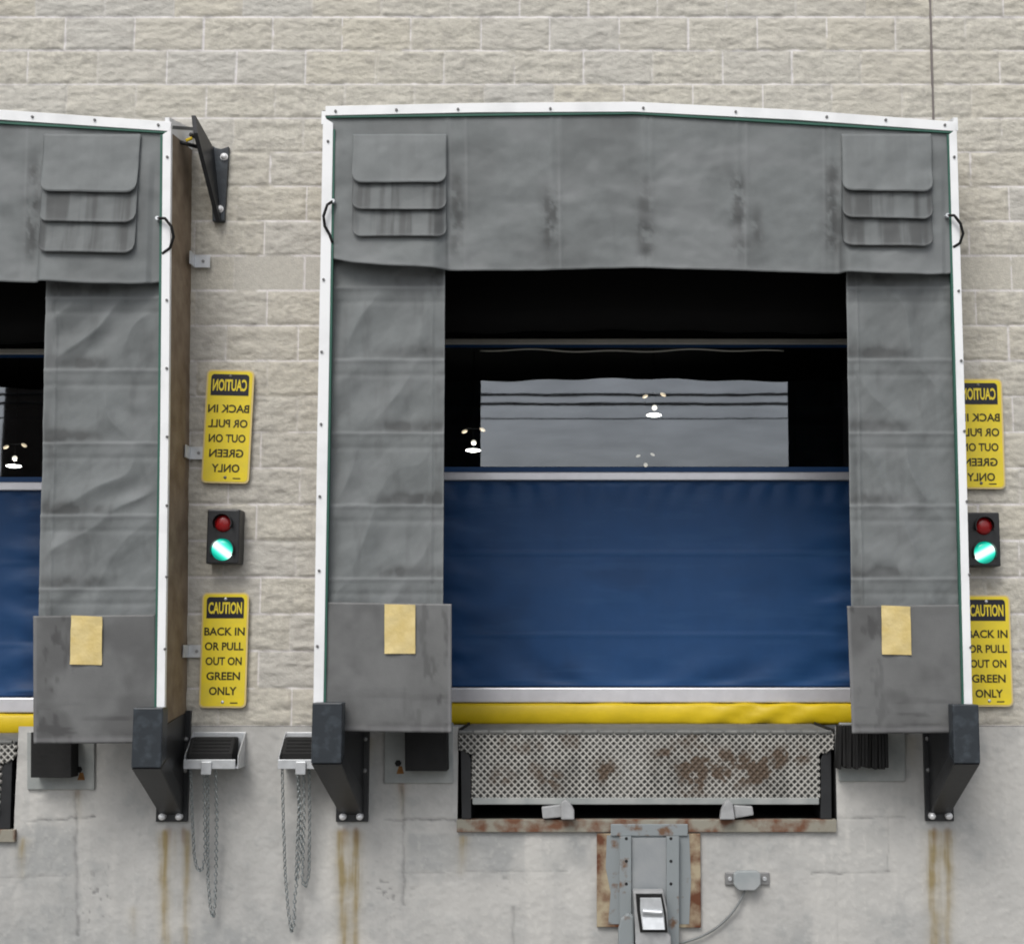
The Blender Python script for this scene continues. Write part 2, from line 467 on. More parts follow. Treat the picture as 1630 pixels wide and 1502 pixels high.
for mp in (ident, left_dock):
    q = [at(*mp(a, b), 0) for a, b in ((648, 350), (1432, 1158))]
    x0, x1, zt = q[0][0], q[1][0], q[0][2]
    cx = 0.25 * (gx[:-1, :-1] + gx[1:, :-1] + gx[:-1, 1:] + gx[1:, 1:]); cz = 0.25 * (gz[:-1, :-1] + gz[1:, :-1] + gz[:-1, 1:] + gz[1:, 1:])
    keep &= ~((cx > x0) & (cx < x1) & (cz < zt))
    holes.append((x0, x1, zt))
grid_mesh('block_wall', np.stack([gx, Yw, gz], -1), nx, nz, M['block'], bld, paint, keep)

# ---- concrete base with repairs, cracks and rust runs
dxc = 0.0085
zb = -0.02
nx, nz = int((XR - XL) / dxc), int((z_seam - zb) / dxc)
gx, gz = np.meshgrid(np.linspace(XL, XR, nx), np.linspace(z_seam - .002, zb, nz))
px_, py_ = pix(gx, 0 * gx, gz)
n1 = fbm(gx * 3, gz * 3, 101, 5); n2 = fbm(gx * 14, gz * 14, 105, 4); n3 = fbm(gx * 45, gz * 45, 109, 3)
jx = (fbm(gx * 0 + 3, gz * 16, 120, 3) - .5)
def streak(x, wd, y0, y1, s=1.0, seed=1):
    c = x + (vnoise(gz * 9, gz * 0 + seed, seed) - .5) * wd * .5
    body = np.exp(-((px_ - c) / (wd * .72)) ** 2) + .3 * np.exp(-((px_ - c) / (wd * 1.6)) ** 2)
    return s * body * sstep(y0 - 3, y0 + 8, py_) * (1 - sstep(y1 - 60, y1 + 8, py_) * .75 * (y1 < 1500)) * (1 - sstep(y1, y1 + 14, py_) * (y1 < 1500)) * (.25 + .55 * vnoise(px_ * .5, py_ * .018, seed + 3) + .6 * fbm(px_ * .12, py_ * .03, seed + 60, 4)) * (1.15 - .45 * sstep(1330, 1480, py_))
ochre = sum([streak(264, 8, 1318, 1510, .9, 1), streak(297, 7, 1318, 1510, .65, 2), streak(545, 10, 1318, 1510, .8, 3), streak(567, 9, 1318, 1510, .85, 4),
             streak(1484, 9, 1318, 1510, .85, 5), streak(1509, 8, 1318, 1510, .75, 6), streak(36, 8, 1330, 1390, .6, 7), streak(213, 8, 1440, 1490, .4, 8),
             streak(735, 9, 1326, 1385, .6, 9), streak(640, 7, 1246, 1300, .35, 10), streak(125, 7, 1256, 1300, .35, 11), streak(255, 4, 1330, 1440, .2, 14), streak(556, 4, 1318, 1470, .2, 15), streak(1496, 5, 1320, 1510, .25, 16), streak(280, 3, 1318, 1400, .2, 17), streak(1516, 3, 1330, 1420, .2, 18), streak(590, 12, 1170, 1215, .35, 12), streak(1452, 10, 1168, 1215, .35, 13)])
rust = sum([streak(x, 6, 1314, 1336, .8, 20 + i) for i, x in enumerate((268, 293, 550, 568, 1486, 1506))]) + streak(640, 8, 1232, 1256, .9, 31) + streak(125, 8, 1240, 1260, .9, 32)
def line(x0, y0, x1, y1, wd=1.6, s=.6, seed=1, rough=5):
    t = np.clip(((px_ - x0) * (x1 - x0) + (py_ - y0) * (y1 - y0)) / ((x1 - x0) ** 2 + (y1 - y0) ** 2), 0, 1)
    wv = (fbm(px_ * .06, py_ * .06, seed, 4) - .5) * rough * 2
    d = np.hypot(px_ - (x0 + t * (x1 - x0)), py_ - (y0 + t * (y1 - y0)) + 0) if rough == 0 else np.abs(np.where(abs(x1 - x0) > abs(y1 - y0), py_ - (y0 + t * (y1 - y0)) + wv, px_ - (x0 + t * (x1 - x0)) + wv)) + 50 * ((t <= 0) | (t >= 1))
    return s * np.exp(-(d / wd) ** 2) * (.35 + .9 * vnoise(px_ * .08, py_ * .08, seed + 2))
crack = sum([line(610, 1303, 728, 1305, 1.7, .7, 41), line(40, 1307, 152, 1300, 1.7, .7, 42), line(1240, 1301, 1442, 1300, 1.3, .55, 43, 2), line(1290, 1390, 1416, 1387, 1.6, .6, 44, 3),
             line(641, 1250, 643, 1440, 2.6, .5, 45), line(121, 1260, 124, 1490, 2.6, .5, 46), line(640, 1388, 905, 1384, 1.3, .28, 47, 3), line(0, 1395, 120, 1392, 1.2, .25, 48, 3),
             line(816, 1440, 818, 1505, 2.6, .35, 49), line(1330, 1385, 1332, 1500, 1.6, .15, 50, 2), line(1412, 1300, 1414, 1390, 1.2, .25, 52, 2), line(612, 1170, 612, 1248, 2, .5, 53, 2)])
pits = sstep(.76, .8, vnoise(gx * 55, gz * 55, 131) * .75 + .25 * vnoise(gx * 24, gz * 24, 133)) * (np.exp(-((px_ - 150) / 45) ** 2 - ((py_ - 1430) / 50) ** 2) + np.exp(-((px_ - 610) / 40) ** 2 - ((py_ - 1415) / 36) ** 2) + .6 * np.exp(-((px_ - 800) / 60) ** 2 - ((py_ - 1405) / 14) ** 2) + .12)
crack = crack * .85 + pits * .4
damp = (.75 * sstep(640, 660, px_) * sstep(948, 930, px_) * sstep(1322, 1332, py_) * sstep(1392, 1376, py_) + .7 * sstep(20, 30, px_) * sstep(128, 116, px_) * sstep(1308, 1318, py_) * sstep(1398, 1380, py_)
        + .45 * sstep(1118, 1130, px_) * sstep(1420, 1405, px_) * sstep(1310, 1325, py_) * sstep(1392, 1380, py_)) * (.4 + 1.1 * n1 * n2 * 2) + .55 * sstep(.52, .72, n1) * .7 + .35 * sstep(1430, 1515, py_ + 40 * (n1 - .5)) + .4 * sstep(.58, .7, n2)
pale = .6 * sstep(.5, .68, fbm(gx * 2.2 + 9, gz * 2.2, 141, 4)) + .6 * sstep(1395, 1410, py_) * sstep(640, 660, px_) * sstep(950, 930, px_) * .6 + .3 * sstep(.6, .75, n3)
wv_ = fbm(gx * 9, gz * .9, 171, 4)
damp = damp + .45 * sstep(.5, .72, wv_) * sstep(.35, .6, n1) + .25 * sstep(.55, .7, n3)
pale = pale + .3 * sstep(.55, .75, fbm(gx * 11, gz * 1.1, 181, 4))
hgt = (n3 - .5) * .004 + (n2 - .5) * .006 - crack * .006
keep = np.ones((nz - 1, nx - 1), bool)
cx = gx[:-1, :-1] + dxc / 2; cz = gz[:-1, :-1] - dxc / 2
pits_w = []
for mp in (ident, left_dock):
    a, b = at(*mp(729, 1160), 0), at(*mp(1331, 1306), 0)
    keep &= ~((cx > a[0]) & (cx < b[0]) & (cz > b[2]))
    pits_w.append((a[0], b[0], b[2]))
grid_mesh('concrete_base', np.stack([gx, -hgt - .006, gz], -1), nx, nz, M['concrete'], bld,
          dict(damp=damp, pale=pale, ochre=ochre * (.6 + .8 * n2), rust=rust, crack=crack), keep)
# ---- control joint
j = MB(); a, b = at(1478, 0, 0), at(1487, 190, 0)
xm = 0.5 * (a[0] + b[0])
j.box(xm - .006, xm + .006, -.012, .012, float(at(1488, 240, 0)[2]), ZT)
j.build('control_joint', M['sealant'], bld)
# ---- reveals and the dark hall behind the doors
rv = MB()
YB, YE, XA, XB, ZC = YD + .06, 24.0, -15.0, 9.0, 7.0
for (x0, x1, zt), (p0, p1, pz) in zip(holes, pits_w):
    rv.add([(x0, 0, z_seam), (x0, YB, z_seam), (x0, YB, zt), (x0, 0, zt)], [(0, 1, 2, 3)])
    rv.add([(x1, 0, z_seam), (x1, YB, z_seam), (x1, YB, zt), (x1, 0, zt)], [(0, 1, 2, 3)])
    rv.add([(x0, 0, zt), (x1, 0, zt), (x1, YB, zt), (x0, YB, zt)], [(0, 1, 2, 3)])
hs_ = sorted(holes)
xs = [XA, hs_[0][0], hs_[0][1], hs_[1][0], hs_[1][1], XB]
for i in (0, 2, 4): rv.add([(xs[i], YB, 0), (xs[i + 1], YB, 0), (xs[i + 1], YB, ZC), (xs[i], YB, ZC)], [(0, 1, 2, 3)])
for h0 in hs_: rv.add([(h0[0], YB, h0[2]), (h0[1], YB, h0[2]), (h0[1], YB, ZC), (h0[0], YB, ZC)], [(0, 1, 2, 3)])
zf = z_seam - .02
rv.add([(XA, YB, zf), (XB, YB, zf), (XB, YE, zf), (XA, YE, zf)], [(0, 1, 2, 3)])
rv.add([(XA, YB, ZC), (XB, YB, ZC), (XB, YE, ZC), (XA, YE, ZC)], [(0, 1, 2, 3)])
rv.add([(XA, YE, zf), (XB, YE, zf), (XB, YE, ZC), (XA, YE, ZC)], [(0, 1, 2, 3)])
rv.add([(XA, YB, zf), (XA, YE, zf), (XA, YE, ZC), (XA, YB, ZC)], [(0, 1, 2, 3)])
rv.add([(XB, YB, zf), (XB, YE, zf), (XB, YE, ZC), (XB, YB, ZC)], [(0, 1, 2, 3)])
rv.build('interior_hall', M['dark'], bld)

# ================================================================== dock shelters
def stains(px, py, seed, cols, soft):
    n = fbm(px * .075, py * .055, seed, 4, .65)
    s = 0
    for c, wd, y0, y1, st in cols:
        s = s + st * np.exp(-((px - c) / wd) ** 2) * sstep(y0, y0 + 40, py) * sstep(y1, y1 - 40, py) * sstep(.3, .55, n)
    return s + soft * sstep(.5, .75, fbm(px * .012, py * .012, seed + 9, 4))
def shelter(mp, label, clips, seed):
    base = at(*mp(1020, 1165), YF); base[1] = 0
    t = empty('dock_shelter', base, label, 'dock shelter', 'dock shelters')
    # header curtain
    top = poly([(518, 180), (1010, 174), (1522, 205)])
    bot = smooth_poly([(522, 409), (540, 418), (600, 427), (710, 432), (860, 431), (1020, 427), (1190, 432), (1345, 437), (1420, 441), (1490, 441), (1524, 434)])
    def hb(px, py, u, v):
        ends = sstep(715, 690, px) + sstep(1330, 1350, px)
        b = .012 + .05 * v ** 2 * ends * np.where(px < 1000, sstep(520, 600, px), sstep(1530, 1440, px))
        b = b + .018 * (fbm(px * .012, py * .02, seed, 3) - .5) * sstep(0, .2, v)
        b = b + .010 * (fbm(px * .03 + py * .02, py * .03 - px * .012, seed + 4, 3) - .5) * sstep(0, .3, v)
        b = b + .012 * (sstep(714, 710, px) + sstep(1337, 1341, px)) * sstep(.05, .3, v)
        for c in (713, 741, 878, 891, 1025, 1037, 1174, 1187, 1322):
            b = b + .003 * np.exp(-((px - c) / 2.2) ** 2)
        return np.where((px > 1500) | (px < 536), np.minimum(b, .02), b)
    def hp(px, py, u, v):
        wear = stains(px, py, seed + 20, [(726, 12, 260, 425, .9), (877, 14, 275, 410, 1.2), (1028, 14, 270, 430, 1.2), (1176, 14, 260, 430, 1.1), (1205, 9, 310, 410, .8), (1324, 14, 240, 420, 1.0)], .3) + .12 * sstep(.55, .8, fbm(px * .05, py * .012, seed + 33, 4)) + .5 * np.exp(-((px - 712.5) / 1.6) ** 2) * sstep(.1, .3, v) + .6 * np.exp(-((px - 1338) / 1.6) ** 2) * sstep(.1, .3, v)
        pale = sum(.5 * np.exp(-((px - c) / 2.0) ** 2) for c in (716, 742, 891, 1187, 1310)) + .55 * sstep(.48, .72, fbm(px * .012, py * .02, seed + 30, 4)) + .4 * sstep(.955, .99, v)
        return dict(wear=wear, pale=pale)
    sheet('header_curtain', M['fabric'], t, top, bot, YF - .004, 280, 80, mp, hb, hp)
    # louvred wear pleats at both ends of the header
    for xa, xb, ys in ((563, 712, (382, 339, 296)), (1338, 1481, (396, 352, 309))):
        for n_, yb in enumerate(ys):
            sl = 0 if xa < 1000 else 3
            y0 = 216 if n_ == 2 else ys[n_ + 1] - 22
            nu, nv = 60, 24
            def tp(u, xa=xa, xb=xb, y0=y0): return xa + (xb - xa) * u, y0
            def bt(u, xa=xa, xb=xb, yb=yb):
                x = xa + (xb - xa) * u
                e = min(x - xa, xb - x)
                r = 16
                return x, yb - (r - math.sqrt(max(0, r * r - (r - min(e, r)) ** 2))) * .9 + 2.2 * (u if xa > 1000 else 0)
            def pb(px, py, u, v, n_=n_, xa=xa): return hb(px, py, u, np.clip((py - 182) / 250, 0, 1)) + .0025 + .003 * n_ + .003 * sstep(0, .2, v) + .017 * v ** 3
            def pp(px, py, u, v, n_=n_):
                return dict(wear=(.75 if n_ < 2 else .12) * sstep(.35, .65, fbm(px * .09, py * .006, seed + 50 + n_, 4)) + .25 * (n_ < 2), pale=.25 * sstep(.9, .97, v) + .1 * (n_ == 2))
            sheet('wear_pleat', M['fabric'], t, tp, bt, YF - .004, nu, nv, mp, pb, pp, thick=.0025)
    # black sealing flap across the head of the wall opening
    def fb(u):
        x = 650 + 780 * u
        return x, 527 + 2.5 * math.sin(x * .011) + 1.5 * math.sin(x * .05)
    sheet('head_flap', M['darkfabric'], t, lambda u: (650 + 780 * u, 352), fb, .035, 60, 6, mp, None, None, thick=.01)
    # side curtains
    for side in (0, 1):
        if side == 0:
            top, bot = (lambda u: (517 + (709 - 517) * u, 380)), (lambda u: (506 + (704 - 506) * u, 1150))
        else:
            top, bot = (lambda u: (1346 + (1514 - 1346) * u, 380)), (lambda u: (1358 + (1538 - 1358) * u, 1150))
        def sb(px, py, u, v, side=side):
            inn = u if side == 0 else 1 - u
            ph = (py - 455) / 116.0
            cell = ph - np.floor(ph)
            d = (px - 600) * (.9 if side == 0 else -.9) + (py - 600) * (.55)
            if mp is left_dock: d = (px - 1430) * -1.0 - (py - 600) * .6 + 40 * np.sin(py * .02)
            w1 = 1 - 2 * np.abs(np.sin(d * .034 + 3.5 * fbm(px * .008, py * .008, seed + side, 2)))
            w1 = w1 * (.55 + .45 * sstep(.3, .6, fbm(px * .012, py * .012, seed + 3 + side, 2)))
            b = .0115 * w1 * np.sin(np.pi * np.clip(cell, 0, 1)) ** .6 * sstep(.0, .15, u) * sstep(1, .8, u)
            b = b + .022 * (fbm(px * .011 + 4, py * .011, seed + 7 + side, 3) - .5)
            b = b + .010 * (fbm(px * .03 + py * .018, py * .025, seed + 8 + side, 3) - .5)
            b = b + .004 * np.exp(-((cell - .02) / .03) ** 2) - .003 * np.exp(-((cell - .22) / .04) ** 2)
            b = b + .004 * np.exp(-((inn - .9) / .012) ** 2)
            return b
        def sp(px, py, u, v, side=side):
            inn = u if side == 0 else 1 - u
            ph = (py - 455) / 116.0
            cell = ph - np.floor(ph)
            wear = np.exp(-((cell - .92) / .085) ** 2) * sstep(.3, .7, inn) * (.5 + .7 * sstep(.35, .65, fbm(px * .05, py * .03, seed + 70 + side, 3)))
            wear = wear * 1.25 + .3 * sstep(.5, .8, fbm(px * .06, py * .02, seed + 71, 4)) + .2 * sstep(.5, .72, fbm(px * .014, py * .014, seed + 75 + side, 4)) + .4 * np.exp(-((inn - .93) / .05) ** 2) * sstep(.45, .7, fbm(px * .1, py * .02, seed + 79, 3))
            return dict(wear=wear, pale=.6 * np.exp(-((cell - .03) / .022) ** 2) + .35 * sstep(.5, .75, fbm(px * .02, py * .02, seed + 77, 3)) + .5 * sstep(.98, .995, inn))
        sheet('side_curtain', M['fabric'], t, top, bot, YF + .02, 130, 330, mp, sb, sp)
        # heavier panel at the foot, with its tan patch
        if side == 0:
            top, bot = poly([(514, 958), (719, 961)]), poly([(507, 1163), (719, 1166)])
            patch = [(612, 961), (661, 962), (661, 1040), (612, 1040)]
        else:
            top, bot = poly([(1348, 964), (1528, 962)]), poly([(1356, 1167), (1538, 1166)])
            patch = [(1403, 963), (1449, 965), (1451, 1042), (1404, 1041)]
        def wb(px, py, u, v): return .008 + .016 * (fbm(px * .01, py * .009, seed + 80, 3) - .5) * sstep(0, .1, v) + .006 * np.exp(-((u - .03) / .02) ** 2) * 0
        def wp(px, py, u, v, side=side):
            e = u if side == 0 else 1 - u
            return dict(wear=.55 * sstep(.45, .7, fbm(px * .016, py * .014, seed + 85 + side, 4)) + .5 * sstep(.55, .7, fbm(px * .013, py * .11, seed + 86, 4)) * sstep(.55, .9, v) + .6 * sstep(.58, .7, fbm(px * .09, py * .03, seed + 87, 3)) * sstep(.5, .9, e) + .4 * sstep(.86, .97, v) * sstep(.3, .7, fbm(px * .06, py * .02, seed + 88, 3)),
                        pale=.5 * sstep(.965, .985, e) + .45 * sstep(.94, .96, v) * sstep(1, .975, v))
        wo = sheet('wear_panel', M['wear'], t, top, bot, YF - .006, 60, 60, mp, wb, wp, thick=.006)
        pm = MB()
        nn = 10
        c = np.array(patch, float)
        for i in range(nn + 1):
            for k_ in range(6):
                vv, uu = i / nn, k_ / 5
                p2 = (c[0] * (1 - uu) + c[1] * uu) * (1 - vv) + (c[3] * (1 - uu) + c[2] * uu) * vv
                X = at(*mp(*p2), YF - .024)
                pm.v.append((X[0], X[1] + .004 * math.sin(13 * vv + 6 * uu) * math.sin(4 * vv + 1), X[2]))
        for i in range(nn):
            for k_ in range(5):
                pm.f.append((i * 6 + k_, (i + 1) * 6 + k_, (i + 1) * 6 + k_ + 1, i * 6 + k_ + 1)); pm.m.append(0)
        pm.build('tan_patch', M['tan'], wo, smooth=True)
    # white metal edge strips with their screws
    def strip(pts, screws, wpx=15):
        m = MB()
        m.slab(pts, YF - .034, YF - .004, 0, mp)
        for p in screws: m.disc(at(*mp(*p), YF - .036), .0075, YF - .042, YF - .033, 10, 1)
        return m.build('edge_strip', [M['white_strip'], M['screw']], t, bevel=.002)
    strip([(518, 169), (760, 164), (1010, 162), (1270, 175), (1523, 194), (1522, 209), (1270, 191), (1010, 178), (760, 179), (518, 184)], [(534, 177), (631, 175), (729, 174), (876, 173), (1024, 172), (1171, 178), (1316, 186), (1410, 191), (1504, 199)])
    strip([(514, 186), (530, 196), (530, 206), (514, 1165), (498, 1165), (505, 680)], [(522, 225), (515, 445), (512, 560), (511, 675), (509, 790), (508, 908), (505, 1028)])
    strip([(1511, 214), (1523, 205), (1537, 680), (1549, 1165), (1536, 1165), (1524, 680)], [(1519, 250), (1526, 463), (1530, 574), (1535, 686), (1539, 798), (1543, 914), (1545, 1030)])
    for pts in ([(518, 184), (1010, 178), (1522, 209), (1522, 212.5), (1010, 181.5), (518, 187.5)], [(530, 206), (533.5, 206), (517.5, 1165), (514, 1165)],
                [(1507.5, 214), (1511, 214), (1524, 680), (1536, 1165), (1532.5, 1165), (1520.5, 680)]):
        MB().slab(pts, YF - .03, YF - .002, 0, mp).build('curtain_hem', M['gasket'], t)
    # boxed frame back to the wall
    rise = .15
    def outer(p): return at(*mp(*p), YF)
    for side, (a, b) in enumerate((((514, 190), (499, 1165)), ((1522, 200), (1548, 1165)))):
        A, B = outer(a), outer(b)
        s_ = .022 if side == 0 else -.022
        m = MB()
        zl = B[2]
        f_ = [(A[0], YF, A[2]), (B[0], YF, zl), (B[0] + s_, YF, zl), (A[0] + s_, YF, A[2])]
        bk = [(A[0], .005, A[2] + rise - .12), (B[0], .005, zl), (B[0] + s_, .005, zl), (A[0] + s_, .005, A[2] + rise - .12)]
        nseg = 1
        m.hull(f_, bk)
        m.build('side_board', M['plywood'], t)
        m = MB()
        f_ = [(A[0] - s_ * .1, YF - .03, A[2] + .035), (A[0] - s_ * .1, YF - .03, A[2] - .04), (A[0] + s_, YF - .03, A[2] - .04), (A[0] + s_, YF - .03, A[2] + .035)]
        bk = [(q[0], 0.004, q[2] + rise - (.05 if i_ in (0, 3) else .1)) for i_, q in enumerate(f_)]
        m.hull(f_, bk)
        m.build('head_return', M['white_strip'], t)
    m = MB()
    pts = [(514, 176), (1010, 169), (1523, 200)]
    fr = [at(*mp(*p), YF) for p in pts]
    m.add([(p[0], YF, p[2] + d) for d in (0, -.02) for p in fr] + [(p[0], .004, p[2] + rise + d) for d in (0, -.02) for p in fr],
          [(0, 1, 7, 6), (1, 2, 8, 7), (3, 4, 10, 9), (4, 5, 11, 10), (0, 3, 9, 6), (2, 5, 11, 8), (0, 1, 4, 3), (1, 2, 5, 4)])
    m.build('roof_sheet', M['fabric_dark'], t)
    # pull loops at the strips
    for pts in ([(530, 320), (521, 326), (515, 344), (517, 360), (524, 372), (529, 386)], [(1508, 343), (1519, 343), (1529, 356), (1533, 372), (1528, 387), (1517, 394)]):
        P = [at(*mp(*p), YF - .05 - .02 * math.sin(i)) for i, p in enumerate(pts)]
        Q = []
        for i in range(len(P) - 1):
            for s in (0, .33, .66): Q.append(P[i] * (1 - s) + P[i + 1] * s)
        Q.append(P[-1])
        MB().tube(Q, .008).build('pull_loop', M['rubber'], t, smooth=True)
        c = P[0]
        MB().disc(c, .011, YF - .058, YF - .02, 12).build('loop_button', M['galv'], t)
    for (cx_, cy_) in clips:
        a, b = at(cx_ - 12, cy_ - 10, 0), at(cx_ + 13, cy_ + 10, 0)
        m = MB()
        m.box(a[0], b[0], -.03, -.022, b[2], a[2])
        m.box(a[0], a[0] + .008, -.12, -.03, b[2], a[2])
        m.disc(((a[0] + b[0]) / 2 + .008, 0, (a[2] + b[2]) / 2), .009, -.036, -.03, 10, 1)
        m.build('mounting_clip', [M['galv'], M['boltdull']], t, bevel=.001)
    return t
M['fabric_dark'] = mat('dark_roof_sheet', (0.12, 0.13, 0.13), rough=0.7)
shelter(ident, 'grey dock shelter fully in view around the door with the hook and sensor below', [], 200)
shelter(left_dock, 'grey dock shelter cut by the photo edge with its brown side board showing', [(323, 418), (316, 722), (313, 1036)], 300)

# ================================================================== dock doors
def dock_door(mp, label, seed):
    base = at(*mp(1025, 1150), YD)
    t = empty('dock_door', base, label, 'door', 'dock doors')
    X0, X1 = 684, 1376
    def bx(name, y0, y1, m, front, back, bevel=0.0):
        return MB().slab([(X0, y0), (X1, y0), (X1, y1), (X0, y1)], front, back, 0, mp).build(name, m, t, bevel=bevel)
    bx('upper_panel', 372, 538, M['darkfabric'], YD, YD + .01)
    bx('stiffener_bar', 539, 547, M['alu_dull'], YD - .03, YD + .005, .004)
    bx('blue_band', 547.5, 553, M['blue'], YD, YD + .01)
    nu, nv = 60, 20
    sheet('clear_window', M['vinyl'], t, lambda u: (X0 + (X1 - X0) * u, 553.5), lambda u: (X0 + (X1 - X0) * u, 742.5), YD + .005, 40, 16, mp,
          None, None, thick=0)
    wl = MB()  # wavy line of reflected light in the window, modelled as a thin pale tube
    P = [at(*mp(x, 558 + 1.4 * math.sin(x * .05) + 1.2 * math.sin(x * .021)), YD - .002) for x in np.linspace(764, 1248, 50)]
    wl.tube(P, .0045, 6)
    wl.build('glare_line', M['alu_dull'], t, smooth=True)
    bx('blue_band', 743, 751, M['blue'], YD, YD + .01)
    bx('stiffener_bar', 751, 764, M['alu'], YD - .035, YD + .005, .006)
    def bb(px, py, u, v):
        e = sstep(.55, 1, v)
        b = .02 * (fbm(px * .006, py * .009, seed + 3, 3) - .5)
        b = b + .010 * np.sin((px - 705) * .045 + (py - 764) * .05 * np.where(px < 1020, -1, 1)) * sstep(.8, .98, v) * fbm(px * .008, py * .01, seed + 5, 2) * 1.6
        b = b + .006 * np.sin(px * .16 + 4 * fbm(px * .02, py * .02, seed, 2)) * sstep(.16, .0, v)
        b = b + .008 * np.sin(py * .11 + 3 * fbm(px * .02, py * .03, seed + 11, 2)) * (sstep(790, 710, px) + sstep(1270, 1350, px)) * sstep(0, .1, v)
        for y in (880, 1010): b = b + .003 * np.exp(-((py - y) / 3) ** 2)
        return b * sstep(0, .03, v) * sstep(1, .97, v)
    def bp(px, py, u, v): return dict(wear=.4 * sstep(.5, .75, fbm(px * .01, py * .012, seed + 7, 4)) + .5 * (sstep(735, 705, px) + sstep(1320, 1352, px)), pale=.25 * sstep(.6, .72, fbm(px * .012, py * .09, seed + 9, 4)) + .35 * (np.exp(-((py - 882) / 2) ** 2) + np.exp(-((py - 1012) / 2) ** 2) + np.exp(-((py - 1082) / 2.5) ** 2)))  # darker blue in random patches and along both side edges
    sheet('blue_panel', M['blue'], t, lambda u: (X0 + (X1 - X0) * u, 764), lambda u: (X0 + (X1 - X0) * u, 1092), YD, 200, 110, mp, bb, bp)
    bx('bottom_bar', 1094, 1118, M['alu'], YD - .045, YD + .02, .008)
    # padded yellow bottom edge
    n, ks = 140, 12
    m = MB()
    A, B = at(*mp(X0, 1118), YD), at(*mp(X1, 1118), YD)
    zt, zb_ = A[2], at(*mp(X0, 1153), YD)[2]
    r = (zt - zb_) / 2
    rnd = np.random.RandomState(seed)
    for i in range(n + 1):
        x = A[0] + (B[0] - A[0]) * i / n
        for j_ in range(ks):
            th = 2 * math.pi * j_ / ks
            w_ = .006 * math.sin(x * 9 + 2 * math.sin(x * 4)) * max(0, math.sin(x * 1.7 + 1)) + .0025 * (rnd.rand() - .5)
            sc = lambda q, p: math.copysign(abs(q) ** p, q)
            w_ += .012 * math.exp(-((x - 1.0) / .35) ** 2) * math.sin(x * 23 + 3 * th)
            m.v.append((x, YD - .01 + (.055 + w_) * sc(math.cos(th), .45), zb_ + r + (r + w_ * .5) * sc(math.sin(th), .6)))
    for i in range(n):
        for j_ in range(ks):
            m.f.append((i * ks + j_, i * ks + (j_ + 1) % ks, (i + 1) * ks + (j_ + 1) % ks, (i + 1) * ks + j_)); m.m.append(0)
    m.build('yellow_pad', M['yellow'], t, smooth=True)
    return t
dock_door(ident, 'blue fabric roll door with a clear window strip, wholly in view in the middle dock', 400)
dock_door(left_dock, 'sliver of blue fabric roll door in the dock cut by the left photo edge', 500)

# ---- lamps hanging in the hall, seen through the clear strips
YL = 17.0
def hall_lamp(px, py, label, Yl=17.0, k=1.0, dim=False):
    c = at(px, py, Yl)
    t = empty('hall_lamp', c, label, 'lamp', 'lamps hanging inside the hall')
    s = (Yl + 8) / F * k
    n = 20
    def ring(r, z): return [(c[0] + r * math.cos(2 * math.pi * a / n), c[1] + r * math.sin(2 * math.pi * a / n), c[2] + z) for a in range(n)]
    W, Q = (M['lamp_dim'], M['lamp_dim']) if dim else (M['lamp_white'], M['lamp_soft'])
    m = MB(); m.hull(ring(7 * s, -1.6 * s), ring(12 * s, 0)).hull(ring(12 * s, .1 * s), ring(10 * s, 1.5 * s))
    m.build('glowing_bowl', W, t, smooth=False)
    m = MB(); m.dome((c[0] + 1 * s, c[1], c[2] + 13 * s), 4.2 * s, 4 * s, c[1], 12, 4)
    m.build('upper_bulb', Q, t)
    MB().tube([(c[0], c[1] + 1.5 * s, c[2] + 1.5 * s), (c[0], c[1] + 1.5 * s, 6.98)], .8 * s, 6).build('hanging_rod', M['dark'], t)
    for d, z, a in ((-14, 31, .25), (15, 34, -.35)):
        m = MB()
        m.dome((c[0] + d * s, c[1], c[2] + z * s), 4.6 * s, 3 * s, c[1], 12, 4)
        m.v = [(p[0], p[1], c[2] + z * s + (p[2] - c[2] - z * s) * .62 + (p[0] - c[0] - d * s) * a) for p in m.v]
        m.build('side_bulb', M['lamp_dim'] if dim else M['lamp_warm'], t, smooth=True)
    MB().box(c[0] - 15 * s, c[0] + 15 * s, c[1], c[1] + .05, c[2] + 36 * s, c[2] + 37 * s).build('cross_arm', M['dark'], t)
    return t
M['lamp_soft'] = glow('lamp_soft', (1.0, 0.95, 0.82), 1.1)
M['lamp_dim'] = glow('lamp_dim', (1.0, 0.93, 0.8), 0.45)
hall_lamp(1041, 661, 'lit hall lamp glowing in the middle of the clear window strip')
hall_lamp(753, 717, 'lit hall lamp glowing low beside the left curtain of the middle door', 17.5)
hall_lamp(1027, 750, 'dim hall lamp just above the blue panel, below the bright lamp', 21.0, .8, True)
hall_lamp(22, 742, 'lit hall lamp glowing behind the window strip of the cut-off door', 17.2)

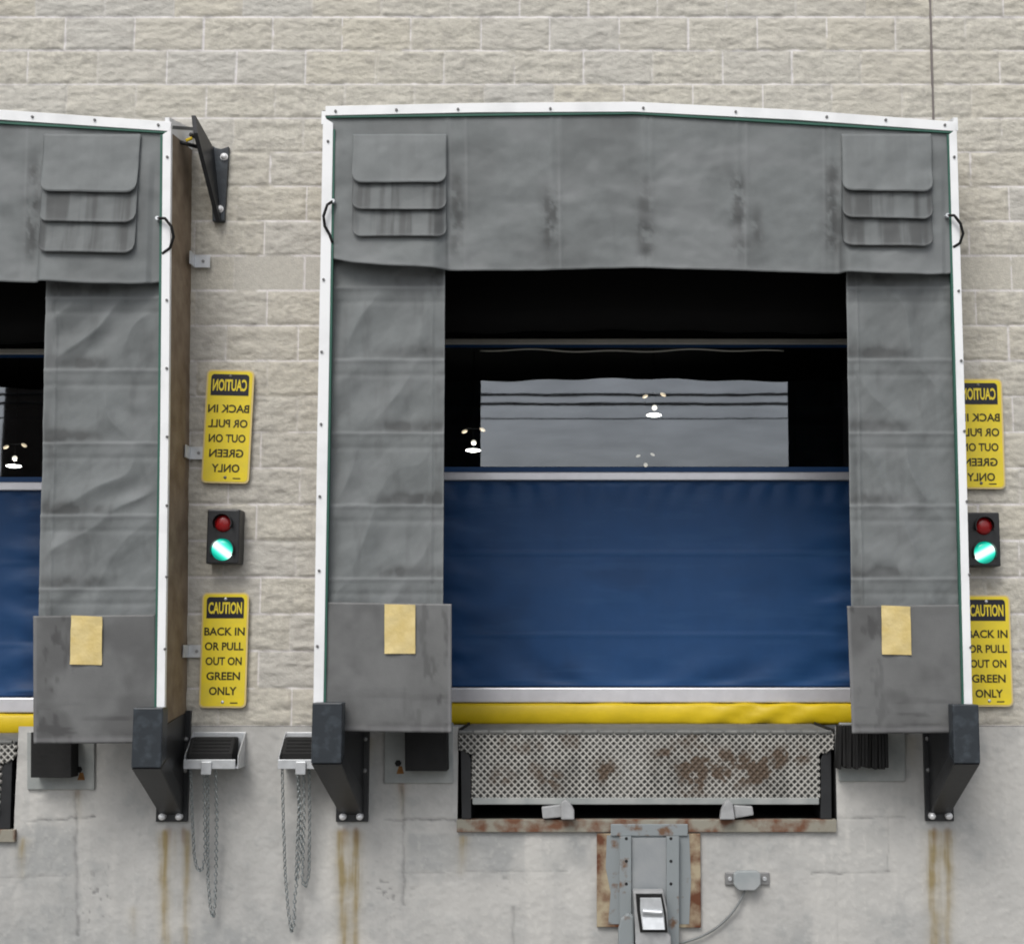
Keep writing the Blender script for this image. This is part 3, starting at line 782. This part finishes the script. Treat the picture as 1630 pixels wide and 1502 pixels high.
# ================================================================== levellers
def leveller(mp, label, seed, whole):
    base = at(*mp(1030, 1306), 0)
    t = empty('dock_leveler', base, label, 'dock leveler', 'dock levelers')
    # lip: worn tread plate hanging down
    YLp = -.02
    x0, x1, zt = at(*mp(731, 1166), YLp)[0], at(*mp(1326, 1166), YLp)[0], at(*mp(1000, 1167), YLp)[2]
    xi0, xi1 = at(*mp(752, 1200), YLp)[0], at(*mp(1304, 1200), YLp)[0]
    zn, zb_ = at(*mp(1000, 1192), YLp)[2], at(*mp(1000, 1269), YLp)[2]
    d = .0042
    nu, nv = int((x1 - x0) / d), int((zt - zb_) / d)
    gx, gz = np.meshgrid(np.linspace(x0, x1, nu), np.linspace(zt, zb_, nv))
    pt = .0375
    a, b = (gx + gz) / pt, (gx - gz) / pt
    da, db = np.abs(a - np.round(a)), np.abs(b - np.round(b))
    dist = np.minimum(da, db)
    lat = 1 - sstep(.11, .22, dist)
    rp = fbm(gx * 6, gz * 6, seed, 4)
    px_, py_ = pix(gx, 0 * gx, gz)
    ox = mp(1000, 1200)[0] - 1000
    blob = sum(s * np.exp(-(((px_ - ox - x) / wx) ** 2 + ((py_ - y) / wy) ** 2)) for x, y, wx, wy, s in ((1110, 1225, 26, 30, 1.3), (1205, 1222, 24, 24, 1.1), (965, 1225, 18, 16, .8), (800, 1235, 20, 14, .5), (1150, 1205, 20, 12, .6), (840, 1190, 30, 10, .4), (1280, 1205, 14, 14, .4), (1160, 1225, 34, 26, .8), (1060, 1200, 20, 22, .6), (880, 1240, 24, 16, .6), (1245, 1200, 26, 14, .6)))
    rust = np.clip(blob * (.3 + 1.5 * sstep(.38, .62, fbm(gx * 26, gz * 26, seed + 3, 4))) + .5 * sstep(.62, .75, rp), 0, 1)
    Yp = YLp - .006 * lat
    cxm = gx[:-1, :-1] + d / 2; czm = gz[:-1, :-1] - d / 2
    slope = np.clip((zn - czm) / max(1e-6, (zn - at(*mp(1000, 1200), YLp)[2])), 0, 1)
    lo, hi = x0 + (xi0 - x0) * slope, x1 + (xi1 - x1) * slope
    keep = (cxm > lo) & (cxm < hi)
    lp = grid_mesh('lip_plate', np.stack([gx, Yp, gz], -1), nu, nv, M['lip'], t, dict(pit=(1 - lat) * (.8 + .4 * rp) + .3 * sstep(.5, .75, fbm(gx * 9, gz * 4, seed + 8, 4)), rust=rust * .9), keep, thick=.02)
    m = MB()
    m.slab([(752, 1269.5), (1304, 1269.5), (1304, 1280), (752, 1280)], YLp - .012, YLp + .02, 0, mp)
    m.build('lip_edge', M['plate'], lp, bevel=.004)
    # deck
    m = MB()
    q = [at(*mp(731, 1164), YLp), at(*mp(1326, 1164), YLp)]
    m.box(q[0][0], q[1][0], YLp + .005, YD + 1.0, q[0][2] - .03, q[0][2])
    m.build('deck_plate', M['deck'], t, bevel=.003)
    m = MB()
    hn = 60
    P0, P1 = at(*mp(731, 1163), YLp), at(*mp(1326, 1163), YLp)
    for i in range(24):
        a_ = P0[0] + (P1[0] - P0[0]) * i / 24
        b_ = P0[0] + (P1[0] - P0[0]) * (i + .86) / 24
        m.tube([(a_, YLp - .004, P0[2] - .006), (b_, YLp - .004, P0[2] - .006)], .011, 8)
    m.build('hinge', M['deck'], t, smooth=False)
    # keepers
    for xa, xb, flip in ((862, 915, 1), (1148, 1200, -1)):
        m = MB()
        if flip > 0:
            m.slab([(862, 1284), (893, 1280), (895, 1300), (864, 1303)], -.05, .03, 0, mp)
            m.slab([(893, 1278), (900, 1272), (908, 1278), (914, 1290), (914, 1304), (893, 1304)], -.09, -.03, 0, mp)
        else:
            m.slab([(1168, 1281), (1198, 1283), (1200, 1297), (1170, 1302)], -.05, .03, 0, mp)
            m.slab([(1148, 1290), (1153, 1278), (1160, 1272), (1167, 1280), (1170, 1304), (1146, 1304)], -.09, -.03, 0, mp)
        m.build('lip_keeper', M['lightgrey'], t, bevel=.006)
    # pit and its steel sill
    p0, p1 = at(*mp(729, 1160), 0), at(*mp(1331, 1306), 0)
    xa, xb, za, zb2 = p0[0], p1[0], p0[2], p1[2]
    m = MB()
    Y1 = 1.6
    m.add([(xa, -.004, za), (xa, Y1, za), (xa, Y1, zb2), (xa, -.004, zb2)], [(0, 1, 2, 3)])
    m.add([(xb, -.004, za), (xb, Y1, za), (xb, Y1, zb2), (xb, -.004, zb2)], [(0, 1, 2, 3)])
    m.add([(xa, Y1, za), (xb, Y1, za), (xb, Y1, zb2), (xa, Y1, zb2)], [(0, 1, 2, 3)])
    m.add([(xa, -.004, zb2), (xb, -.004, zb2), (xb, Y1, zb2), (xa, Y1, zb2)], [(0, 1, 2, 3)])
    m.build('pit_lining', M['dark'], t)
    m = MB()
    m.slab([(727, 1304), (1332, 1304), (1332, 1324), (727, 1324)], -.03, .03, 0, mp)
    m.build('sill_angle', M['sill'], t, bevel=.004)
    for pts in ([(733, 1192), (743, 1192), (750, 1210), (750, 1303), (735, 1303)], [(1323, 1192), (1313, 1192), (1306, 1210), (1306, 1303), (1324, 1303)]):
        MB().slab(pts, -.012, .25, 0, mp).build('toe_guard', M['black'], t, bevel=.003)
    return t
leveller(ident, 'dock leveler with a rust-blotched tread plate lip above the vehicle hook', 600, True)
leveller(left_dock, 'dock leveler tread plate corner cut off by the left photo edge', 700, False)

# ================================================================== bumpers
def bumper(block, plate, bolt, label, strips, seed, name='dock_bumper'):
    a = at((plate[0] + plate[2]) / 2, plate[3], 0)
    t = empty('dock_bumper', (a[0], 0, a[2]), label, 'dock bumper', 'rubber dock bumpers under the curtains')
    x0, y0, x1, y1 = plate
    MB().slab([(x0, y0), (x1, y0), (x1, y1), (x0, y1)], -.022, .004).build('steel_plate', M['plate'], t, bevel=.003)
    rnd = random.Random(seed)
    x0, y0, x1, y1 = block
    m = MB()
    n = strips
    for i in range(n):
        xa, xb = x0 + (x1 - x0) * i / n, x0 + (x1 - x0) * (i + .9) / n
        dy, dd, dt = rnd.uniform(-2, 2.5), rnd.uniform(0, .02), rnd.uniform(-1.5, 1.5)
        m.slab([(xa, y0), (xb, y0), (xb + dt, y1 + dy), (xa + dt, y1 + dy)], -.12 - dd, -.022)
    m.build('rubber_block', M['rubber'], t, bevel=.003)
    if bolt:
        c = at(*bolt, -.022)
        m = MB(); m.disc(c, .018, -.034, -.02, 6)
        m.build('plate_bolt', M['rubber'], t)
        m = MB(); X = at(bolt[0] + 3, bolt[1] + 12, -.026)
        m.slab([(bolt[0] + 1, bolt[1] + 5), (bolt[0] + 6, bolt[1] + 5), (bolt[0] + 9, bolt[1] + 17), (bolt[0] - 3, bolt[1] + 17)], -.0245, -.0215)
        m.build('rust_run', M['rustbrown'], t)
    return t
M['blockerbrown'] = mat('blocker_dark_brown', (0.05, 0.04, 0.033), rough=0.9, scale=1.2)
M['rustbrown'] = mat('rust_brown', (0.16, 0.07, 0.02), rough=0.9, col2=(0.27, 0.13, 0.04), scale=40)
bumper((644, 1150, 718, 1228), (612, 1150, 721, 1246), (634, 1214), 'smooth black rubber bumper on its plate just left of the tread plate', 1, 1)
bumper((1336, 1155, 1414, 1222), (1336, 1150, 1441, 1243), None, 'frayed laminated black rubber bumper on its plate right of the tread plate', 15, 2)
bumper((49, 1165, 121, 1238), (43, 1165, 150, 1256), (126, 1224), 'smooth black rubber bumper with a rust run under the cut-off dock', 1, 3)

# ================================================================== black corner guards
def guard(fx0, fx1, fyt, fyb, bx, by, side, label):
    YG = -.56
    A, B = at(fx0, fyt, YG), at(fx1, fyb, YG)
    C = at(bx, by, -.03)
    t = empty('corner_guard', (C[0], 0, C[2]), label, 'corner guard', 'black corner guards at the shelter feet')
    xc, hw = (A[0] + B[0]) / 2, (B[0] - A[0]) / 2
    zt, zb_ = A[2], B[2]
    cx_ = C[0]; cz = C[2]
    def X(y): return xc + (cx_ - xc) * (y - YG) / (-.03 - YG)
    m = MB()
    D = .095
    L = [(xc - hw, YG, zt), (xc + hw, YG, zt), (xc + hw, YG, zb_), (xc - hw, YG, zb_)]
    m.hull(L, [(p[0], YG + D, p[2] + (.045 if i > 1 else 0)) for i, p in enumerate(L)])
    m.build('upright_face', M['bluesteel'], t, bevel=.006)
    m = MB()
    hb = hw * .82
    top = [(xc - hw, YG + .004, zb_ - .003), (xc + hw, YG + .004, zb_ - .003), (xc + hw, YG + D, zb_ + .04), (xc - hw, YG + D, zb_ + .04)]
    bot = [(cx_ - hb, -.03, cz), (cx_ + hb, -.03, cz), (cx_ + hb, -.028, cz + .13), (cx_ - hb, -.028, cz + .13)]
    m.hull(top, bot)
    m.build('sloping_leg', M['black'], t, bevel=.006)
    for s in (-.7, .7):
        m = MB()
        o = s * hw
        P = [(xc + o, YG + D, zt - .1), (xc + o, YG + D, zb_ + .03), (cx_ + o, -.03, cz + .1), (cx_ + o, -.03, zt - .05)]
        m.hull([(p[0] - .005, p[1], p[2]) for p in P], [(p[0] + .005, p[1], p[2]) for p in P])
        m.build('gusset', M['black'], t)
    m = MB()
    ex = .085
    m.box(cx_ - hw - (ex if side > 0 else .0) * 0 - .01, cx_ + hw + .01, -.028, .002, cz - .035, zt - .04)
    m.build('wall_plate', M['black'], t, bevel=.003)
    for s in (-1, 1):
        MB().dome((cx_ + s * .046, 0, cz - .005), .0195, .02, -.05).disc((cx_ + s * .046, 0, cz - .005), .0195, -.05, -.03, 14).build('foot_bolt', M['chrome'], t, smooth=False)
    for z in (cz + .24, cz + .41):
        MB().dome((cx_ + side * (hw - .012), 0, z), .013, .012, -.028, 10, 3).build('plate_bolt', M['boltdull'], t, smooth=True)
    return t
guard(497, 543, 1118, 1215, 560, 1297, 1, 'black corner guard at the left foot of the middle shelter, beside the half-hidden chock tray')
guard(1516, 1561, 1121, 1215, 1496, 1296, -1, 'black corner guard under the right-hand caution signs')
guard(212, 256, 1126, 1222, 273, 1297, 1, 'black corner guard below the brown side board, beside the fully visible chock tray')

# ================================================================== signs
def letters(body, width, height, material, name, parent, cx, cz, y, mirror=False, bold=0.0):
    cu = bpy.data.curves.new(name, 'FONT')
    cu.body = body; cu.align_x = 'CENTER'; cu.offset = bold; cu.resolution_u = 3
    cu.extrude = 0.0
    to = bpy.data.objects.new(name, cu); COL.objects.link(to)
    dg = bpy.context.evaluated_depsgraph_get()
    me = bpy.data.meshes.new_from_object(to.evaluated_get(dg))
    COL.objects.unlink(to); bpy.data.objects.remove(to)
    co = np.array([v.co[:] for v in me.vertices])
    lo, hi = co.min(0), co.max(0)
    n = (co - (lo + hi) / 2) / np.maximum(hi - lo, 1e-6)
    sx = -1 if mirror else 1
    for v, p in zip(me.vertices, n): v.co = (cx + sx * p[0] * width, y, cz + p[1] * height)
    if mirror: me.flip_normals()
    me.materials.clear(); me.materials.append(material)
    me.name = name
    return link_mesh(name, me, parent)
def rrect(w, h, r, n=5):
    P = []
    for sx, sz, a0 in ((1, 1, 0), (-1, 1, 90), (-1, -1, 180), (1, -1, 270)):
        for i in range(n + 1):
            a = R(a0 + 90 * i / n)
            P.append((sx * (w / 2 - r) + r * math.cos(a), sz * (h / 2 - r) + r * math.sin(a)))
    return P
def sign(xc, yt, yb, wpx, mirror, tilt, label):
    T, B = at(xc, yt, -.03), at(xc, yb, -.03)
    c = (T + B) / 2
    s = (T[2] - B[2]) / (yb - yt)                        # metres per photo pixel
    w, h = wpx * s, T[2] - B[2]
    t = empty('caution_sign', (c[0], 0, c[2]), label, 'sign', 'caution signs')
    t.rotation_euler = (0, R(tilt), 0)
    m = MB(); P = rrect(w, h, .028)
    m.hull([(p[0], -.034, p[1]) for p in P], [(p[0], -.028, p[1]) for p in P])
    m.build('sign_plate', M['sign_edge'], t, local=True)
    m = MB(); P = rrect(w - 5 * s, h - 5 * s, .022)
    m.hull([(p[0], -.0352, p[1]) for p in P], [(p[0], -.034, p[1]) for p in P])
    m.build('sign_face', M['sign_yellow'], t, local=True)
    hz = h / 2 - 24 * s
    m = MB(); P = [(-30 * s, -17 * s), (30 * s, -17 * s), (30 * s, 12 * s), (29 * s, 15 * s), (26 * s, 17 * s), (-26 * s, 17 * s), (-29 * s, 15 * s), (-30 * s, 12 * s)]
    m.hull([(p[0], -.0364, p[1] + hz) for p in P], [(p[0], -.0352, p[1] + hz) for p in P])
    m.build('header_block', M['sign_black'], t, local=True)
    letters('CAUTION', 54 * s, 19 * s, M['sign_yellow'], 'caution_lettering', t, 0, hz - .5 * s, -.0374, mirror, .03)
    for i, (tx, wd) in enumerate((('BACK IN', 65), ('OR PULL', 62), ('OUT ON', 58), ('GREEN', 54), ('ONLY', 44))):
        letters(tx, wd * s, 13 * s, M['ink'], 'lettering', t, 0, h / 2 - (62 + 23.6 * i) * s, -.0366, mirror, .026)
    for z in (h / 2 - 10 * s, -h / 2 + 9 * s):
        m = MB(); m.dome((0, 0, z), 2.6 * s, .004, -.0364, 10, 3)
        m.build('screw', M['galv'] if not mirror or z < 0 and False else M['screw'], t, local=True, smooth=True)
    m = MB(); m.box(12 * s, 24 * s, -.0358, -.0350, -h / 2 + 6.6 * s, -h / 2 + 8.6 * s)
    m.build('maker_mark', M['ink'], t, local=True)
    for z in (-h * .4, h * .36): MB().box(-w * .3, w * .3, -.028, .0, z, z + h * .04).build('standoff', M['galv'], t, local=True)
    return t
sign(363, 589, 769, 75, True, 1.3, 'yellow caution sign in mirror writing above the signal light, wholly visible, tilted slightly')
sign(357, 943, 1126, 75, False, 0.0, 'yellow caution sign in normal writing below the signal light, wholly visible')
sign(1559, 603, 778, 76, True, 0.0, 'yellow caution sign in mirror writing half hidden by the white strip of the middle shelter')
sign(1572, 947, 1124, 76, False, 0.0, 'yellow caution sign in normal writing half hidden by the white strip, above a black guard')

# ================================================================== signal lights
def signal(xc, yt, yb, wpx, label, flip=1):
    T, B = at(xc, yt, -.13), at(xc, yb, -.13)
    s = (T[2] - B[2]) / (yb - yt)
    c = (T + B) / 2
    t = empty('signal_light', (c[0], 0, c[2]), label, 'signal light', 'red and green dock signal lights')
    h = T[2] - B[2]; w = wpx * s
    m = MB(); m.box(-w / 2, w / 2, -.12, 0.002, -h / 2, h / 2)
    m.build('housing', M['black'], t, bevel=.008, local=True)
    for z, nm, mm, r in ((21 * s, 'red_lens', M['red'], 14 * s), (-21 * s, 'green_lens', M['green'], 17.5 * s)):
        # short hood round the lens
        m = MB(); n = 24
        for rr in ((r * 1.12, r * 1.03),):
            arc = [math.pi * (-.15 + 1.3 * i / n) for i in range(n + 1)]
            fo = [(rr[0] * math.cos(a), z + rr[0] * math.sin(a)) for a in arc]
            fi = [(rr[1] * math.cos(a), z + rr[1] * math.sin(a)) for a in arc]
            k = n + 1
            vs = [(p[0], y, p[1]) for y in (-.118, -.145 if nm == 'green_lens' else -.16) for p in fo + fi]
            fs = []
            for i in range(n):
                fs += [(i, i + 1, 2 * k + i + 1, 2 * k + i), (k + i, k + i + 1, 3 * k + i + 1, 3 * k + i), (2 * k + i, 2 * k + i + 1, 3 * k + i + 1, 3 * k + i)]
            m.add(vs, fs)
        m.build('hood', M['black'], t, local=True)
        m = MB(); m.dome((0, 0, 0), r, .022, 0, 24, 5)
        o = m.build(nm, mm, t, local=True, smooth=True)
        o.location = (0, -.121, z)
        if flip < 0 and nm == 'green_lens': o.rotation_euler = (0, R(-66), 0)
    return t
signal(354, 810, 897, 52, 'black signal light lit green between the two fully visible caution signs')
signal(1567, 815, 901, 52, 'black signal light lit green partly behind the white strip of the middle shelter', -1)

# ================================================================== chock trays, chocks, chains
def tray(dx, label):
    s = 8.0 / F
    O = at(349 + dx, 1213, 0)
    t = empty('chock_tray', (O[0], 0, O[2]), label, 'wheel chock tray', 'galvanised chock trays')
    w = .142
    m = MB()
    m.box(-w, w, -.012, .002, -.02, .165)
    m.build('back_plate', M['galv'], t, local=True, bevel=.002)
    MB().box(-w, w, -.165, -.013, -.018, -.008).build('shelf', M['galv'], t, local=True)
    MB().box(-w - .006, w - .01, -.175, -.166, -.02, .03).build('front_rail', M['galv'], t, local=True, bevel=.002)
    for x in (-w - .004, w):
        m = MB()
        m.hull([(x, -.165, -.02), (x, -.165, .05), (x, -.013, .168), (x, -.013, -.02)], [(x + .004, -.165, -.02), (x + .004, -.165, .05), (x + .004, -.013, .168), (x + .004, -.013, -.02)])
        m.build('side_cheek', M['galv'], t, local=True)
    MB().box(-.05, .006, -.188, -.1755, -.05, .02).build('chain_lug', M['galv'], t, local=True, bevel=.004)
    c = empty('wheel_chock', (O[0], -.1, O[2]), label.replace('galvanised tray holding', 'black rubber wheel chock lying in').replace('a black wheel chock', 'the galvanised tray'), 'wheel chock', 'black wheel chocks')
    m = MB()
    f_ = [(-w + .006, -.06, -.004), (-w + .006, -.06, .06), (-w + .006, .0, .142), (-w + .006, .075, .142), (-w + .006, .075, -.004)]
    m.hull(f_, [(w - .03, p[1], p[2]) for p in f_])
    m.build('wedge_body', M['rubber'], c, local=True, bevel=.01)
    m = MB()
    for i in range(4):
        y = -.05 + .013 * i
        z = .06 + (y + .06) * 1.37
        m.box(-w + .03, w - .05, y - .004, y + .008, z - .01, z + .004)
    m.build('grip_rib', M['rubber'], c, local=True)
    return O
O1 = tray(0, 'galvanised tray holding a black wheel chock, wholly visible under the signs')
O2 = tray(147, 'galvanised tray holding a black wheel chock, half hidden behind the middle shelter guard')
def chain(paths, label):
    P0 = at(*paths[0][0], -.2)
    t = empty('chain', P0, label, 'chain', 'galvanised chains hanging from the chock trays')
    m = MB()
    L, hwid, r = .027, .0078, .0031
    for k_, pth in enumerate(paths):
        P = [at(p[0], p[1], -.15 + .09 * sstep(0, 1, (p[1] - 1215) / 160.) * 1.0) for p in pth]
        Q = []
        acc, cum = 0, [0]
        for i in range(1, len(P)): cum.append(cum[-1] + np.linalg.norm(P[i] - P[i - 1]))
        n = int(cum[-1] / (L * .78))
        Q = [np.array([np.interp(cum[-1] * i / n, cum, [p[a] for p in P]) for a in range(3)]) for i in range(n + 1)]
        for i in range(n):
            c = (Q[i] + Q[i + 1]) / 2
            d = Vector(Q[i + 1] - Q[i]).normalized()
            s1 = d.cross(Vector((0, 1, 0))).normalized() if abs(d.y) < .9 else Vector((1, 0, 0))
            s2 = d.cross(s1)
            s_ = (s1 + s2 * .4).normalized() if i % 2 else (s2 + s1 * -.45).normalized()
            ring = []
            for a in range(10):
                th = 2 * math.pi * a / 10
                ring.append(tuple(Vector(c) + d * (L / 2 - r) * math.copysign(abs(math.cos(th)) ** .7, math.cos(th)) + s_ * hwid * math.sin(th)))
            m.tube(ring, r, 5, 0, True)
    m.build('chain_links', M['chainsteel'], t, smooth=True)
M['chainsteel'] = mat('chain_steel', (0.3, 0.33, 0.335), rough=0.4, metal=0.7, bump=0)
chain([[(303, 1212), (306, 1300), (309, 1360), (313, 1380), (318, 1387), (324, 1378), (327, 1355), (326, 1300), (325, 1214)],
       [(331, 1222), (331, 1330), (331, 1400), (335, 1445), (339, 1460), (342, 1440), (344, 1380), (345, 1300), (343, 1222)]], 'galvanised chain in loops hanging from the wholly visible tray')
chain([[(449, 1212), (451, 1300), (454, 1390), (459, 1450), (464, 1483), (468, 1470), (469, 1430), (474, 1390), (479, 1340), (478, 1280), (473, 1222)],
       [(474, 1222), (476, 1290), (473, 1350), (471, 1400)],
       [(492, 1212), (493, 1300), (492, 1390), (486, 1412), (481, 1400), (482, 1370), (484, 1300), (483, 1222)]], 'longer galvanised chain hanging from the tray behind the middle guard')

# ================================================================== black bracket on the block wall
t = empty('wall_bracket', at(350, 350, 0) * np.array([1, 0, 1]), 'black steel bracket bolted to the block wall beside the top of the brown side board', 'bracket')
m = MB(); m.slab([(334, 229), (343, 235), (352, 237), (364, 233), (363, 252), (357, 352), (338, 352)], -.036, 0.0)
m.build('base_plate', M['bluesteel'], t, bevel=.003)
m = MB()
P = [at(337, 236, -.036), at(349, 352, -.036)]
tip = at(308, 184, -.30); tip2 = at(311, 212, -.30)
bb = at(347, 353, -.06)
f_ = [P[0], np.array(tip), np.array(tip2), bb, P[1]]
m.hull([p + np.array([-.012, 0, 0]) for p in f_], [p + np.array([.012, 0, 0]) for p in f_])
m.build('gusset', M['black'], t)
for pa, pb_ in (((285, 226), (318, 235)), ((303, 214), (322, 224))):
    MB().tube([at(*pa, -.24), at(*pb_, -.16)], .012, 8).build('latch_arm', M['black'], t, smooth=True)
MB().tube([at(296, 224, -.25), at(306, 220, -.25)], .009, 6).build('yellow_tag', M['yellow'], t)
for p in ((357, 250), (350, 333)):
    c = at(*p, -.036)
    MB().disc(c, .022, -.042, -.036, 16).dome(c, .019, .016, -.042, 12, 4).build('bolt', M['chrome'], t, smooth=False)

# ================================================================== vehicle restraint
t = empty('vehicle_restraint', at(1033, 1475, 0) * np.array([1, 0, 1]), 'grey and rusty vehicle hook restraint mounted below the rust-blotched leveler lip', 'vehicle restraint')
MB().slab([(950, 1326), (1115, 1326), (1116, 1476), (950, 1475)], -.03, .0).build('back_plate', M['rustpaint'], t, bevel=.004)
MB().slab([(966, 1329), (985, 1327), (1097, 1327), (1100, 1400), (1097, 1470), (968, 1470), (972, 1420), (964, 1380)], -.033, -.0298).build('paint_coat', M['greypaint'], t)
MB().slab([(972, 1311), (1095, 1311), (1095, 1330), (972, 1330)], -.045, -.032).build('top_clamp', M['greypaint'], t, bevel=.004)
zbot = 1560
for xa, xb, xh in ((986, 1005, 997), (1061, 1081, 1068)):
    m = MB(); m.slab([(xa, 1331), (xb, 1331), (xb, zbot), (xa, zbot)], -.07, -.0335)
    for yh in (1334, 1370, 1406): m.disc(at(xh, yh, -.071), .0085, -.0725, -.068, 10, 1)
    m.build('guide_rail', [M['greypaint'], M['rubber']], t, bevel=.003)
MB().slab([(1005.5, 1333), (1060.5, 1333), (1060.5, zbot), (1005.5, zbot)], -.05, -.0335).build('centre_web', M['web'], t)
m = MB()
m.slab([(1008, 1418), (1056, 1418), (1062, 1448), (1064, 1486), (1068, 1490), (1069, 1545), (1013, 1545), (1010, 1450)], -.16, -.072)
m.build('hook_carriage', M['lightgrey'], t, bevel=.006)
m = MB(); m.slab([(1012, 1422), (1054, 1422), (1060, 1452), (1063, 1483), (1019, 1483), (1014, 1448)], -.166, -.1605)
m.build('slot_liner', M['rubber'], t)
a = [at(1019, 1428, -.168), at(1052, 1428, -.168), at(1057, 1456, -.168), at(1059, 1479, -.168), at(1023, 1479, -.168), at(1019, 1448, -.168)]
m = MB(); m.hull([p + np.array([0, -.001, 0]) for p in a], [p + np.array([0, .0015, 0]) for p in a])
A, B = at(1023, 1450, -.18), at(1054, 1452, -.18)
m.tube([A, B], .012, 10)
m.hull([at(1022, 1459, -.172), at(1056, 1459, -.172), at(1058, 1479, -.19), at(1024, 1479, -.19)], [at(1022, 1459, -.1685), at(1056, 1459, -.1685), at(1058, 1479, -.1685), at(1024, 1479, -.1685)])
m.build('steel_hook', M['galv'], t, bevel=.003)
m = MB(); m.slab([(988, 1462), (1000, 1452), (1009, 1458), (1010, 1545), (985, 1545), (984, 1480)], -.12, -.0705)
m.build('roller_guard', M['greypaint'], t, bevel=.01)

# ================================================================== sensor with its cable
t = empty('sensor_box', at(1188, 1417, 0) * np.array([1, 0, 1]), 'small grey sensor box with ears and a drooping cable on the concrete', 'sensor')
m = MB()
m.slab([(1154, 1388), (1225, 1388), (1225, 1408), (1154, 1408)], -.02, 0)
m.build('ear_bracket', M['plate2'] if 'plate2' in M else M['boltdull'], t, bevel=.004)
for x in (1162, 1217):
    MB().disc(at(x, 1398, -.02), .012, -.027, -.02, 12).build('fixing_screw', M['galv'], t, bevel=.002)
MB().slab([(1174, 1386), (1206, 1386), (1211, 1391), (1211, 1408), (1202, 1417), (1176, 1417), (1168, 1408), (1168, 1391)], -.065, -.02).build('body', M['greypaint0'], t, bevel=.006)
pp = [(1186, 1417, -.03), (1182, 1425, -.035), (1174, 1440, -.035), (1160, 1458, -.03), (1140, 1476, -.03), (1115, 1490, -.03), (1085, 1500, -.03), (1072, 1505, -.035), (1064, 1530, -.05)]
P = [at(*p) for p in pp]
Q = []
for i in range(len(P) - 1):
    p0, p1, p2, p3 = P[max(i - 1, 0)], P[i], P[i + 1], P[min(i + 2, len(P) - 1)]
    for s in np.linspace(0, 1, 6)[:-1]:
        Q.append(.5 * ((2 * p1) + (-p0 + p2) * s + (2 * p0 - 5 * p1 + 4 * p2 - p3) * s ** 2 + (-p0 + 3 * p1 - 3 * p2 + p3) * s ** 3))
Q.append(P[-1])
MB().tube(Q, .0068, 8).build('cable', M['cable'], t, smooth=True)

# ================================================================== power lines across the yard (they show in the clear strip)
zs = (9.35, 9.85, 8.95)
for i, (zc, r) in enumerate(((10.45, .06), (10.12, .06), (9.6, .025))):
    m = MB(); m.tube([(-40, -40, zc), (-20, -40, zc - .05), (0, -40, zc - .08), (20, -40, zc - .05), (40, -40, zc)], r, 6)
    o = m.build('power_line', M['rubber'])
    tag(o, ('upper thick dark wire mirrored in the clear window strip', 'lower thick dark wire mirrored in the clear window strip', 'faint thin wire mirrored below the two dark ones in the window strip')[i], 'power line', 'overhead wires mirrored in the window strip')
for x in (-40, 40):
    t = empty('utility_pole', (x, -40.25, 0), 'brown wooden utility pole across the yard carrying the wires', 'utility pole', 'utility poles across the yard')
    MB().tube([(0, 0, -.3), (0, 0, 11)], .14, 10).build('pole', M['wood'], t, local=True)
    MB().box(-.08, .08, -.02, .3, 8.9, 10.7).build('cross_arm', M['wood'], t, local=True)

# ================================================================== added unseen dark block, keeps reflected sky out of the cut-off door window
t = empty('yard_blocker', (-21.0, -60, 0), 'dark brown building across the yard, mirrored as the black part of the cut-off door window', 'building')
MB().box(-29.35, -13.0, -66, -60, -.1, 19).build('wall', M['blockerbrown'], t)
MB().box(-29.5, -12.8, -66.2, -59.8, 19.01, 19.5).build('blocker_parapet', M['dark'], t)
for x in (-26, -21, -16):
    MB().box(x - 1.3, x + 1.3, -59.98, -59.9, .02, 3.2).build('blocker_door', M['plate'], t, bevel=.02)
